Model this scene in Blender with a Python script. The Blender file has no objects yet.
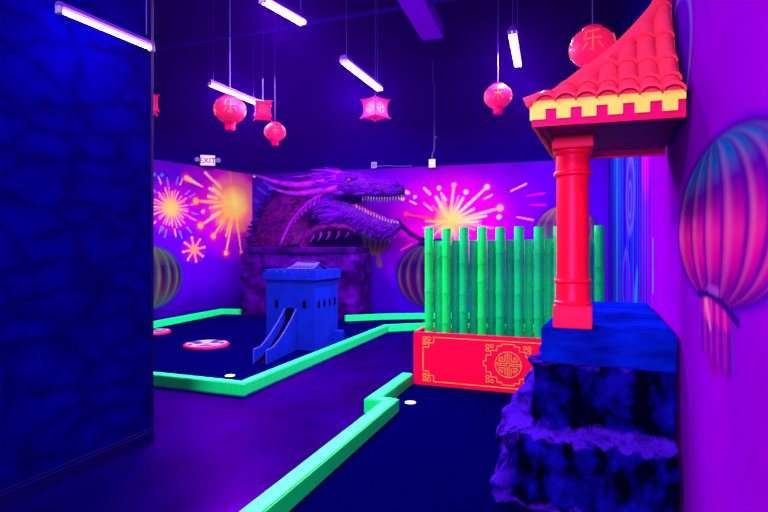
import bpy, bmesh, math, random
import numpy as np
from mathutils import Vector, Matrix, noise

random.seed(7)
C = bpy.context.scene.collection
F = 512.0; CAMH = 1.4; HZ = 253.0; CX = 384.0
HC = 5.7                      # ceiling height
TURF = 0.012

# ------------------------------------------------------------ geometry from the photograph's perspective
def G(px, py):                # point on the floor
    y = F * CAMH / (py - HZ); return Vector(((px - CX) / F * y, y))
def hgt(py, y): return CAMH - (py - HZ) * y / F

# ------------------------------------------------------------ colours / materials
LC = (0.80, 0.42, 1.0)        # tint of the tubes' light
def lin(c): return tuple(((v/255)/12.92 if v/255 <= .04045 else ((v/255+.055)/1.055)**2.4) for v in c)
def alb(c, gain=0.85):
    gain = gain*.50
    l = lin(c); return tuple(min(.92, max(.0, l[i]/LC[i]*gain)) for i in range(3))

def new_mat(name):
    m = bpy.data.materials.new(name); m.use_nodes = True
    nt = m.node_tree; b = nt.nodes['Principled BSDF']
    return m, nt, b
def mat(name, col, rough=.6, spec=.3, var=0.0, scale=6, bump=0.0, bscale=30, metal=0, tint=None, col2=None, stretch=None, coat=0, gain=.85):
    m, nt, b = new_mat(name)
    a = alb(col, gain)
    b.inputs['Roughness'].default_value = rough
    b.inputs['Specular IOR Level'].default_value = spec*.4
    b.inputs['Specular Tint'].default_value = (.75, .25, 1, 1)
    b.inputs['Metallic'].default_value = metal
    if coat: b.inputs['Coat Weight'].default_value = coat
    if tint: b.inputs['Specular Tint'].default_value = (*tint, 1)
    N, L = nt.nodes, nt.links
    tc = N.new('ShaderNodeTexCoord'); mp = N.new('ShaderNodeMapping')
    L.new(tc.outputs['Object'], mp.inputs['Vector'])
    if stretch: mp.inputs['Scale'].default_value = stretch
    nz = N.new('ShaderNodeTexNoise'); nz.inputs['Scale'].default_value = scale; nz.inputs['Detail'].default_value = 5
    L.new(mp.outputs[0], nz.inputs['Vector'])
    r = N.new('ShaderNodeValToRGB')
    r.color_ramp.elements[0].position = .35; r.color_ramp.elements[1].position = .68
    c2 = alb(col2, gain) if col2 else tuple(v*(1-var) for v in a)
    r.color_ramp.elements[0].color = (*c2, 1); r.color_ramp.elements[1].color = (*a, 1)
    L.new(nz.outputs['Fac'], r.inputs['Fac']); L.new(r.outputs['Color'], b.inputs['Base Color'])
    if bump:
        n2 = N.new('ShaderNodeTexNoise'); n2.inputs['Scale'].default_value = bscale; n2.inputs['Detail'].default_value = 6
        L.new(mp.outputs[0], n2.inputs['Vector'])
        bp = N.new('ShaderNodeBump'); bp.inputs['Strength'].default_value = bump; bp.inputs['Distance'].default_value = .02
        L.new(n2.outputs['Fac'], bp.inputs['Height']); L.new(bp.outputs['Normal'], b.inputs['Normal'])
    return m
def emit_mat(name, col, strength):
    m, nt, b = new_mat(name)
    b.inputs['Base Color'].default_value = (*col, 1)
    b.inputs['Emission Color'].default_value = (*col, 1); b.inputs['Emission Strength'].default_value = strength
    return m
def paint_mat(name, rough=.9, spec=.0, gain=1.0):
    m, nt, b = new_mat(name)
    a = nt.nodes.new('ShaderNodeAttribute'); a.attribute_name = 'paint'
    nz = nt.nodes.new('ShaderNodeTexNoise'); nz.inputs['Scale'].default_value = 3; nz.inputs['Detail'].default_value = 6
    tc = nt.nodes.new('ShaderNodeTexCoord'); nt.links.new(tc.outputs['Object'], nz.inputs['Vector'])
    mr = nt.nodes.new('ShaderNodeMapRange'); mr.inputs['To Min'].default_value = .82*gain; mr.inputs['To Max'].default_value = 1.15*gain
    nt.links.new(nz.outputs['Fac'], mr.inputs['Value'])
    vm = nt.nodes.new('ShaderNodeVectorMath'); vm.operation = 'SCALE'
    nt.links.new(a.outputs['Color'], vm.inputs[0]); nt.links.new(mr.outputs[0], vm.inputs['Scale'])
    nt.links.new(vm.outputs[0], b.inputs['Base Color'])
    b.inputs['Roughness'].default_value = rough; b.inputs['Specular IOR Level'].default_value = spec
    return m

# painted stone wall (mortar lines and stones are paint)
def stone_paint(name, c_stone, c_mortar, c_hi):
    m, nt, b = new_mat(name); N, L = nt.nodes, nt.links
    tc = N.new('ShaderNodeTexCoord'); mp = N.new('ShaderNodeMapping')
    mp.inputs['Scale'].default_value = (2.2, 2.2, 5.4)
    nz = N.new('ShaderNodeTexNoise'); nz.inputs['Scale'].default_value = 2.2; nz.inputs['Detail'].default_value = 3
    L.new(tc.outputs['Object'], nz.inputs['Vector'])
    ad = N.new('ShaderNodeVectorMath'); ad.operation = 'MULTIPLY_ADD'
    ad.inputs[1].default_value = (.30, .30, .30)
    L.new(nz.outputs['Color'], ad.inputs[0]); L.new(tc.outputs['Object'], ad.inputs[2]); L.new(ad.outputs[0], mp.inputs['Vector'])
    v = N.new('ShaderNodeTexVoronoi'); v.feature = 'DISTANCE_TO_EDGE'; v.inputs['Scale'].default_value = 1.0; v.inputs['Randomness'].default_value = .85
    L.new(mp.outputs[0], v.inputs['Vector'])
    r = N.new('ShaderNodeValToRGB'); e = r.color_ramp.elements
    e[0].position = .0; e[0].color = (*alb((0, 0, 92)), 1); e[1].position = .34; e[1].color = (*alb(c_hi), 1)
    x = e.new(.10); x.color = (*alb(c_stone), 1)
    L.new(v.outputs['Distance'], r.inputs['Fac'])
    n2 = N.new('ShaderNodeTexNoise'); n2.inputs['Scale'].default_value = 5; n2.inputs['Detail'].default_value = 6
    L.new(tc.outputs['Object'], n2.inputs['Vector'])
    mr = N.new('ShaderNodeMapRange'); mr.inputs['From Min'].default_value = .3; mr.inputs['From Max'].default_value = .7
    mr.inputs['To Min'].default_value = .6; mr.inputs['To Max'].default_value = 1.15
    L.new(n2.outputs['Fac'], mr.inputs['Value'])
    sc = N.new('ShaderNodeVectorMath'); sc.operation = 'SCALE'
    L.new(r.outputs['Color'], sc.inputs[0]); L.new(mr.outputs[0], sc.inputs['Scale']); L.new(sc.outputs[0], b.inputs['Base Color'])
    b.inputs['Roughness'].default_value = .9; b.inputs['Specular IOR Level'].default_value = 0
    return m

MT = {}
MT['floor'] = mat('polished_floor', (0, 0, 84), .33, .5, .45, 1.6, .10, 9, col2=(2, 0, 56))
def glossy_floor(m, col, rough):
    nt = m.node_tree; N, L = nt.nodes, nt.links; b = N['Principled BSDF']; out = [n for n in N if n.type == 'OUTPUT_MATERIAL'][0]
    b.inputs['Specular IOR Level'].default_value = 0
    g = N.new('ShaderNodeBsdfGlossy'); g.inputs['Color'].default_value = (*col, 1)
    nz = N.new('ShaderNodeTexNoise'); nz.inputs['Scale'].default_value = 2.2; nz.inputs['Detail'].default_value = 7; nz.inputs['Roughness'].default_value = .65
    mr = N.new('ShaderNodeMapRange'); mr.inputs['From Min'].default_value = .35; mr.inputs['From Max'].default_value = .65; mr.inputs['To Min'].default_value = rough-.1; mr.inputs['To Max'].default_value = rough+.08
    L.new(nz.outputs['Fac'], mr.inputs['Value']); L.new(mr.outputs[0], g.inputs['Roughness'])
    fr = N.new('ShaderNodeFresnel'); fr.inputs['IOR'].default_value = 1.38
    mx = N.new('ShaderNodeMixShader'); L.new(fr.outputs[0], mx.inputs['Fac']); L.new(b.outputs[0], mx.inputs[1]); L.new(g.outputs[0], mx.inputs[2]); L.new(mx.outputs[0], out.inputs['Surface'])
glossy_floor(MT['floor'], (.17, .0, .48), .30)
MT['turf'] = mat('dark_turf', (0, 0, 84), .95, .0, .3, 60, .6, 240, col2=(0, 0, 58))
MT['ceil'] = mat('dark_ceiling', (2, 0, 66), .9, .1, .3, 1.5)
MT['stone_wall'] = stone_paint('painted_stone_wall', (0, 0, 118), (0, 0, 82), (0, 0, 132))
MT['base'] = mat('baseboard', (2, 0, 84), .6, .08)
MT['green'] = mat('green_border_paint', (0, 250, 138), .5, .35, .08, 8, .06, 60)
MT['white'] = mat('white_plastic', (225, 215, 255), .5, .4)
MT['lav'] = mat('lavender_metal', (150, 120, 230), .5, .4)
MT['housing'] = mat('lamp_housing', (96, 40, 190), .6, .2)
MT['conduit'] = mat('conduit_metal', (90, 60, 200), .45, .5)
MT['red'] = mat('red_paint', (255, 0, 58), .4, .4, .06, 5, gain=1.15)
MT['redcol'] = mat('column_paint', (255, 8, 48), .38, .45, .1, 4, gain=1.1)
MT['tile'] = mat('roof_tile', (255, 46, 92), .34, .5, .12, 9, .1, 40, gain=1.35)
MT['gold'] = mat('gold_paint', (255, 186, 60), .5, .3, .2, 20)
MT['yellow'] = mat('fascia_yellow', (255, 205, 100), .5, .3, .06, 6)
MT['magenta'] = mat('fascia_magenta', (235, 0, 110), .5, .3)
MT['soffit'] = mat('soffit_paint', (165, 0, 120), .6, .2, .2, 4)
MT['slab'] = mat('blue_slab', (2, 24, 215), .9, .0, .3, 4, .2, 12, col2=(2, 8, 135), stretch=(1, 1, 3))
MT['rock'] = mat('blue_rock', (12, 4, 160), .9, .0, .9, 3.6, 1.0, 16, col2=(0, 0, 24), stretch=(2.6, 2.6, 1.5))
MT['rockp'] = mat('purple_rock', (70, 0, 140), .75, .1, .6, 3.2, .8, 14, col2=(26, 0, 76))
MT['castle'] = mat('castle_blue', (4, 34, 205), .75, .05, .2, 4, .25, 60, col2=(6, 26, 180))
MT['castleroof'] = mat('castle_roof', (50, 22, 115), .6, .3, .2, 10)
MT['dark'] = mat('dark_opening', (2, 0, 22), .9, .05)
MT['slide'] = mat('slide_edge', (60, 50, 220), .5, .3)
MT['dskin'] = mat('dragon_skin', (80, 0, 148), .5, .25, .6, 14, 1.0, 30, col2=(30, 0, 100))
MT['dneck'] = mat('dragon_neck', (86, 0, 92), .55, .2, .6, 7, .9, 22, col2=(40, 0, 70))
MT['dback'] = mat('dragon_back', (40, 0, 130), .6, .3, .6, 9, .8, 22, col2=(22, 0, 60))
MT['dhorn'] = mat('dragon_horn', (140, 14, 190), .45, .3, .3, 8, .3, 30, col2=(110, 0, 160))
MT['dspike'] = mat('dragon_spike', (104, 0, 165), .5, .25, .4, 12, col2=(80, 0, 190))
MT['dmouth'] = mat('dragon_gum', (110, 0, 80), .5, .4)
MT['dtooth'] = mat('dragon_tooth', (150, 100, 190), .5, .3)
MT['deye'] = mat('dragon_eye', (170, 0, 60), .2, .6)
MT['lantern'] = mat('red_lantern', (255, 18, 76), .45, .35, .08, 8, gain=1.15)
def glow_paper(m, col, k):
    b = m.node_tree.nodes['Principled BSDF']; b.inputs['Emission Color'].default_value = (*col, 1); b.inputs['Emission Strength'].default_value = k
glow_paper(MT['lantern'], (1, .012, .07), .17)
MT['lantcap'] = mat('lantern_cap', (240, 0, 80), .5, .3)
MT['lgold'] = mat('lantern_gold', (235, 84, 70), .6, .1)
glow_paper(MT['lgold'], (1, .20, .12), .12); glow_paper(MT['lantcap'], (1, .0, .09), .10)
MT['tube'] = emit_mat('uv_tube', (.40, .10, 1.0), 45.0)
MT['exit'] = emit_mat('exit_face', (.55, .50, 1.0), .30)
MT['exitred'] = mat('exit_letters', (130, 60, 150), .6, .2)
MT['mural'] = paint_mat('mural_paint')
MT['discpaint'] = paint_mat('disc_paint', .4, .4)
def bamboo_mat():
    out = []
    for i, (c, c2) in enumerate([((0, 222, 138), (0, 180, 116)), ((0, 180, 128), (0, 140, 118)), ((0, 250, 140), (20, 215, 90))]):
        out.append(mat('green_bamboo_%d' % i, c, .42, .12, .3, 3, .05, 30, col2=c2, stretch=(1, 1, .6)))
    return out
BAM = bamboo_mat()
for n_ in MT['rock'].node_tree.nodes:
    if n_.type == 'VALTORGB': n_.color_ramp.elements[0].position = .43; n_.color_ramp.elements[1].position = .66
MT['ledge'] = mat('ledge_violet_glow', (62, 10, 205), .9, .0, .6, 7, .8, 18, col2=(14, 0, 130))  # violet lamp glow on the ledges, put into the colour

# ------------------------------------------------------------ mesh helpers
def smooth(me, ang=35):
    for p in me.polygons: p.use_smooth = True
    try: me.set_sharp_from_angle(angle=math.radians(ang))
    except Exception: pass
def obj(name, bm, material, parent=None, sm=False, ang=35):
    bmesh.ops.recalc_face_normals(bm, faces=bm.faces)
    me = bpy.data.meshes.new(name); bm.to_mesh(me); bm.free()
    if sm: smooth(me, ang)
    me.materials.append(material)
    o = bpy.data.objects.new(name, me); C.objects.link(o)
    if parent: o.parent = parent
    return o
def thing(name, label, cat, loc=(0, 0, 0), rz=0, group=None):
    o = bpy.data.objects.new(name, None); o.empty_display_size = .1; C.objects.link(o)
    o.location = loc; o.rotation_euler = (0, 0, rz)
    o['label'] = label; o['category'] = cat
    if group: o['group'] = group
    return o
def tag(o, label, cat, group=None):
    o['label'] = label; o['category'] = cat
    if group: o['group'] = group
    return o
def struct(o): o['kind'] = 'structure'; return o
def copy_tree(o, parent=None):
    c = o.copy(); C.objects.link(c); c.parent = parent
    for ch in [x for x in o.children]: copy_tree(ch, c)
    return c
B = bmesh.new
def box(bm, x0, x1, y0, y1, z0, z1, M=None, bev=0):
    t = bmesh.new() if bev else bm
    vs = [t.verts.new((x, y, z)) for x in (x0, x1) for y in (y0, y1) for z in (z0, z1)]
    for f in ((0, 1, 3, 2), (4, 6, 7, 5), (0, 4, 5, 1), (2, 3, 7, 6), (0, 2, 6, 4), (1, 5, 7, 3)):
        t.faces.new([vs[i] for i in f])
    if bev:
        bmesh.ops.recalc_face_normals(t, faces=t.faces)
        bmesh.ops.bevel(t, geom=t.edges[:], offset=bev, segments=2, affect='EDGES', profile=.5)
        if M is not None: bmesh.ops.transform(t, matrix=M, verts=t.verts)
        merge(bm, t); return
    if M is not None: bmesh.ops.transform(bm, matrix=M, verts=vs)
def merge(bm, t):
    m = {v: bm.verts.new(v.co) for v in t.verts}
    for f in t.faces:
        try: bm.faces.new([m[v] for v in f.verts])
        except ValueError: pass
    t.free()
def prism(bm, pts, z0, z1, M=None):     # polygon in XY extruded in Z
    a = [bm.verts.new((p[0], p[1], z0)) for p in pts]; b = [bm.verts.new((p[0], p[1], z1)) for p in pts]
    bm.faces.new(a[::-1]); bm.faces.new(b); n = len(pts)
    for i in range(n): bm.faces.new((a[i], a[(i+1) % n], b[(i+1) % n], b[i]))
    if M is not None: bmesh.ops.transform(bm, matrix=M, verts=a+b)
def tube(bm, path, radii, seg=8, cap=True, flat=None):
    """swept circle (or ellipse: flat=(ratio, axis vector))"""
    path = [Vector(p) for p in path]; n = len(path)
    if not hasattr(radii, '__len__'): radii = [radii]*n
    rings = []; up = None
    for i, p in enumerate(path):
        t = (path[min(i+1, n-1)] - path[max(i-1, 0)]).normalized()
        if flat: a = Vector(flat[1]); a = (a - t*a.dot(t)).normalized()
        else:
            if up is None:
                up = Vector((0, 0, 1)) if abs(t.z) < .9 else Vector((1, 0, 0))
            a = (up - t*up.dot(t)).normalized(); up = a
        b = t.cross(a)
        ra = radii[i]*(flat[0] if flat else 1); rb = radii[i]
        rings.append([bm.verts.new(p + a*math.cos(2*math.pi*k/seg)*ra + b*math.sin(2*math.pi*k/seg)*rb) for k in range(seg)])
    for i in range(n-1):
        for k in range(seg):
            bm.faces.new((rings[i][k], rings[i][(k+1) % seg], rings[i+1][(k+1) % seg], rings[i+1][k]))
    if cap:
        bm.faces.new(rings[0][::-1]); bm.faces.new(rings[-1])
def lathe(bm, prof, seg=32, c=(0, 0), cap=True):
    rings = []
    for r, z in prof:
        rings.append([bm.verts.new((c[0]+r*math.cos(2*math.pi*k/seg), c[1]+r*math.sin(2*math.pi*k/seg), z)) for k in range(seg)])
    for i in range(len(prof)-1):
        for k in range(seg):
            bm.faces.new((rings[i][k], rings[i][(k+1) % seg], rings[i+1][(k+1) % seg], rings[i+1][k]))
    if cap: bm.faces.new(rings[0][::-1]); bm.faces.new(rings[-1])
def cone(bm, p, q, r, seg=5, bend=None):
    p = Vector(p); q = Vector(q)
    m = (p+q)/2 + (Vector(bend) if bend else Vector())
    tube(bm, [p, (p+m)/2, m, (m+q)/2*.5+q*.5, q], [r, r*.85, r*.62, r*.34, r*.03], seg)
def strip(bm, pts, w, y0, y1, M=None, closed=False):
    """flat raised line in an XZ plane, from y0 (back) to y1 (front)"""
    pts = [Vector((p[0], p[1])) for p in pts]
    n = len(pts); rng = range(n if closed else n-1)
    for i in rng:
        a, b = pts[i], pts[(i+1) % n]; d = b-a
        if d.length < 1e-6: continue
        d.normalize(); e = Vector((-d.y, d.x))*w/2; a2 = a-d*w/2; b2 = b+d*w/2
        q = [a2+e, b2+e, b2-e, a2-e]
        va = [bm.verts.new((p.x, y0, p.y)) for p in q]; vb = [bm.verts.new((p.x, y1, p.y)) for p in q]
        bm.faces.new(va); bm.faces.new(vb[::-1])
        for k in range(4): bm.faces.new((va[k], vb[k], vb[(k+1) % 4], va[(k+1) % 4]))
        if M is not None: bmesh.ops.transform(bm, matrix=M, verts=va+vb)
def RZ(a): return Matrix.Rotation(a, 4, 'Z')

# ------------------------------------------------------------ the walls with their murals
class Wall:
    """vertical wall along floor points a -> b, front face towards the room (left of a->b is behind when flip)"""
    def __init__(s, a, b):
        s.a = Vector(a); s.b = Vector(b); s.L = (s.b-s.a).length; s.d = (s.b-s.a)/s.L
    def sh(s, px, py):
        rx = (px-CX)/F                       # ray (rx,1)*y = a + d*t
        # rx*y = ax + dx t ; y = ay + dy t
        t = (rx*s.a.y - s.a.x)/(s.d.x - rx*s.d.y); y = s.a.y + s.d.y*t
        return t, hgt(py, y)
    def pt(s, t, h): p = s.a + s.d*t; return Vector((p.x, p.y, h))
def frange(a, b, st):
    n = max(1, int(round((b-a)/st))); return [a+(b-a)*i/n for i in range(n+1)]
def wall_mesh(name, walls_pts, cols, rows, painter, normal_sign, thick=.15, material=None):
    """walls_pts: Wall; cols: s values; rows: heights; painter(s,h)->Nx3 albedo"""
    w = walls_pts; nc, nr = len(cols), len(rows)
    S, H = np.meshgrid(np.array(cols), np.array(rows))      # nr x nc
    X = w.a.x + w.d.x*S; Y = w.a.y + w.d.y*S
    co = np.stack([X, Y, H], -1).reshape(-1, 3)
    idx = np.arange(nr*nc).reshape(nr, nc)
    q = np.stack([idx[:-1, :-1], idx[:-1, 1:], idx[1:, 1:], idx[1:, :-1]], -1).reshape(-1, 4)
    if normal_sign < 0: q = q[:, ::-1]
    # body behind the painted face
    nx, ny = (w.d.y, -w.d.x) if normal_sign > 0 else (-w.d.y, w.d.x)
    e = []
    for s_ in (cols[0], cols[-1]):
        for h_ in (rows[0], rows[-1]):
            for o_ in (.002, thick): e.append((w.a.x+w.d.x*s_-nx*o_, w.a.y+w.d.y*s_-ny*o_, h_))
    n0 = len(co); co = np.vstack([co, np.array(e)])
    bf = [(0, 1, 3, 2), (4, 6, 7, 5), (0, 4, 5, 1), (2, 3, 7, 6), (0, 2, 6, 4), (1, 5, 7, 3)]
    faces = q.tolist() + [[n0+i for i in f] for f in bf]
    me = bpy.data.meshes.new(name); me.from_pydata(co.tolist(), [], faces); me.update()
    col = painter(S.reshape(-1), H.reshape(-1))
    col = np.vstack([col, np.tile(np.array(alb((4, 0, 60))), (8, 1))])
    at = me.color_attributes.new('paint', 'FLOAT_COLOR', 'POINT')
    at.data.foreach_set('color', np.hstack([np.clip(col, 0, .92), np.ones((len(col), 1))]).astype(np.float32).ravel())
    me.materials.append(material or MT['mural'])
    o = bpy.data.objects.new(name, me); C.objects.link(o); struct(o); return o

class Paint:
    def __init__(p, s, h, base):
        p.s, p.h = s, h; p.c = np.tile(np.array(alb(base)), (len(s), 1)).astype(float)
    def mix(p, mask, col):
        a = np.array(alb(col)) if isinstance(col, tuple) else col
        m = np.clip(mask, 0, 1)[:, None]; p.c = p.c*(1-m) + a*m
    def seg(p, a, b, w0, w1, col, soft=.5, k=1.0):
        ax, ay = a; bx, by = b; dx, dy = bx-ax, by-ay; L2 = dx*dx+dy*dy+1e-9
        sel = (p.s > min(ax, bx)-max(w0, w1)*2) & (p.s < max(ax, bx)+max(w0, w1)*2)
        if not sel.any(): return
        s, h = p.s[sel], p.h[sel]
        t = np.clip(((s-ax)*dx+(h-ay)*dy)/L2, 0, 1)
        d = np.hypot(s-ax-dx*t, h-ay-dy*t); w = w0+(w1-w0)*t
        m = np.clip((w-d)/(w*soft+1e-6), 0, 1)*k
        a_ = np.array(alb(col)); mm = m[:, None]; p.c[sel] = p.c[sel]*(1-mm)+a_*mm
    def poly(p, pts, w, col, k=1): 
        for a, b in zip(pts, pts[1:]): p.seg(a, b, w, w, col, .6, k)
    def glow(p, c, r, col, k=1, pw=1.5, asp=1):
        d = np.hypot((p.s-c[0])/asp, p.h-c[1]); p.mix(k*np.clip(1-d/r, 0, 1)**pw, col)
    def dot(p, c, r, col, k=1): p.seg(c, (c[0]+1e-4, c[1]), r, r, col, .5, k)
def wnoise(s, h, sc, seed=0):
    r = np.random.RandomState(seed); v = np.zeros_like(s)
    for i in range(7):
        a = r.uniform(0, 6.28); k = sc*r.uniform(.5, 2.0)
        v += np.sin(k*(s*math.cos(a)+h*math.sin(a))+r.uniform(0, 6.28))
    return v/7
def painted_lantern(p, c, rs, rh, edges, cols, rim, rim2, tassel=None, shine=(255, 150, 220)):
    u = (p.s-c[0])/rs; v = (p.h-c[1])/rh; inside = u*u+v*v
    halo = np.clip((1.22-inside)/.25, 0, 1)
    p.mix(halo*.85, rim)
    m = np.clip((1.0-inside)/.05, 0, 1)
    wv = np.sqrt(np.clip(1-v*v, 1e-4, 1)); t = u/wv
    vv = (v+1)/2
    base = np.zeros((len(u), 3)); cs = np.array([alb(x) for x in cols]); xs = np.linspace(0, 1, len(cols))
    for k in range(3): base[:, k] = np.interp(vv, xs, cs[:, k])
    p.mix(m, base)
    # each gore: light streak on one side, dark line at its edge
    for i in range(len(edges)-1):
        a, b = edges[i], edges[i+1]; mid = a+(b-a)*.3
        inn = m*np.exp(-((t-mid)/((b-a)*.16))**2)
        p.mix(inn*.55*np.clip(1-np.abs(v)*.8, 0, 1), shine)
    for e in edges:
        p.mix(m*np.exp(-((t-e)/.035)**2)*.85, rim2)
    p.mix(np.exp(-((inside-1.0)/.05)**2)*.7, rim2)
    if tassel:
        a, b, w0, w1, tc = tassel; p.seg(a, b, w0, w1, tc, .35)

# back wall
WB = Wall((-3.28, 12.74), (4.62, 10.54))
def paint_back(s, h):
    p = Paint(s, h, (84, 0, 205))
    P = WB.sh
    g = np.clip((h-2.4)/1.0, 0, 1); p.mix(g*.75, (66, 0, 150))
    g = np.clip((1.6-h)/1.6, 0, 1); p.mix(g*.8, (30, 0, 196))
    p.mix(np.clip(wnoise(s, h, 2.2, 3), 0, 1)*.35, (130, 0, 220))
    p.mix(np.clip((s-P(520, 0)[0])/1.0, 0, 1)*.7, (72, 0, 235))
    c = P(449.5, 222)
    p.glow(c, 1.75, (190, 0, 225), .9, 1.0, 1.25); p.glow(c, 1.25, (255, 0, 200), 1, 1.0, 1.2); p.glow(c, .62, (255, 40, 150), 1, .9)
    r = random.Random(5); Y = (255, 168, 96); W = (255, 184, 150); O = (255, 80, 100)
    for k in range(34):
        a = r.uniform(0, 6.28); L = r.uniform(.3, .62)
        p.seg(c, (c[0]+math.cos(a)*L*1.2, c[1]+math.sin(a)*L), .045, .018, (255, 140, 140), .6, .8)
    for (x, y, wd, bl, colr) in [(454, 185, 1.2, 2.4, Y), (487, 187, 1.2, 2.8, W), (500, 208, 1.3, 3.4, Y), (406, 214, .9, 2.4, (255, 60, 70)),
                                 (436, 197, 1.6, 0, W), (463, 198, 1.6, 0, W), (474, 209, 1.3, 0, W), (486, 216, 1.3, 0, W), (426, 221, 1.1, 0, Y),
                                 (493, 228, 1.0, 0, (255, 120, 160)), (424, 232, 1, 0, O), (432, 207, 1, 0, O), (478, 222, 1, 0, W), (470, 236, 1, 0, O)]:
        e = P(x, y); p.seg(c, e, .05, wd*.023, colr, .6)
        if bl: p.glow(e, bl*.05, (255, 30, 120), .8); p.dot(e, bl*.024, colr)
    for (x, y, rr) in [(439, 188, 2.3), (466, 192, 2.6), (499, 217, 2.4), (415, 197, 1.8)]: p.dot(P(x, y), rr*.024, (225, 205, 210))
    for (x0, y0, x1, y1, w_, cc) in [(403, 190, 408, 193, 1.6, W), (396, 196, 403, 199, 1.8, W), (424, 188, 430, 194, 1.2, W), (410, 201, 416, 204, .8, W),
                                     (424, 203, 432, 210, .8, W), (441, 193, 446, 200, 1.0, W), (511, 191, 526, 184, .9, (255, 130, 150)), (527, 196, 545, 193, .8, (255, 0, 170)),
                                     (530, 205, 546, 205, .8, (230, 0, 160)), (517, 217, 533, 220, .9, (255, 110, 130)), (484, 199, 492, 195, .8, (180, 180, 255)),
                                     (401, 250, 412, 244, .9, (255, 60, 120)), (388, 243, 396, 236, .9, (220, 60, 200))]:
        p.seg(P(x0, y0), P(x1, y1), w_*.02, w_*.026, cc)
    p.glow(c, .36, (255, 180, 90), 1, .7)
    # blue marks left of the dragon
    for (x, y) in [(262, 190), (268, 184), (259, 202), (273, 190), (262, 211), (267, 218), (262, 226)]:
        p.seg(P(x-4, y-2), P(x+4, y+4), .04, .02, (20, 60, 255))
    # dark winding cord between the lanterns
    p.poly([P(398, 221), P(404, 228), P(411, 234), P(420, 239), P(432, 241), P(446, 240)], .07, (30, 0, 60))
    E = [-1, -.78, -.5, -.18, .18, .5, .78, 1]
    painted_lantern(p, P(433, 276), .84, .76, E, [(40, 10, 90), (70, 0, 80), (50, 0, 90), (110, 60, 120)], (24, 10, 190), (26, 10, 110), shine=(115, 84, 110))
    p.seg(P(420, 244), P(446, 244), .07, .07, (30, 0, 80))
    painted_lantern(p, P(372, 238), .42, .40, E, [(120, 60, 50), (60, 0, 60), (10, 90, 80), (40, 10, 80)], (26, 0, 130), (110, 70, 80), shine=(100, 90, 50))
    p.seg(P(378, 254), P(379.5, 265), .05, .085, (110, 60, 110))
    painted_lantern(p, P(565.5, 231), .60, .54, E, [(10, 60, 120), (20, 90, 110), (70, 20, 120), (180, 100, 100)], (20, 0, 130), (90, 30, 120), shine=(150, 90, 110))
    # unpainted dark wall above the mural
    p.mix((h > 3.352).astype(float), (0, 0, 90))
    return p.c
rows_b = frange(0, 3.35, .02) + [3.355] + frange(3.6, HC, .35)
struct(wall_mesh('wall_back', WB, frange(-.05, WB.L+.05, .02), rows_b, paint_back, 1))

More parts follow.
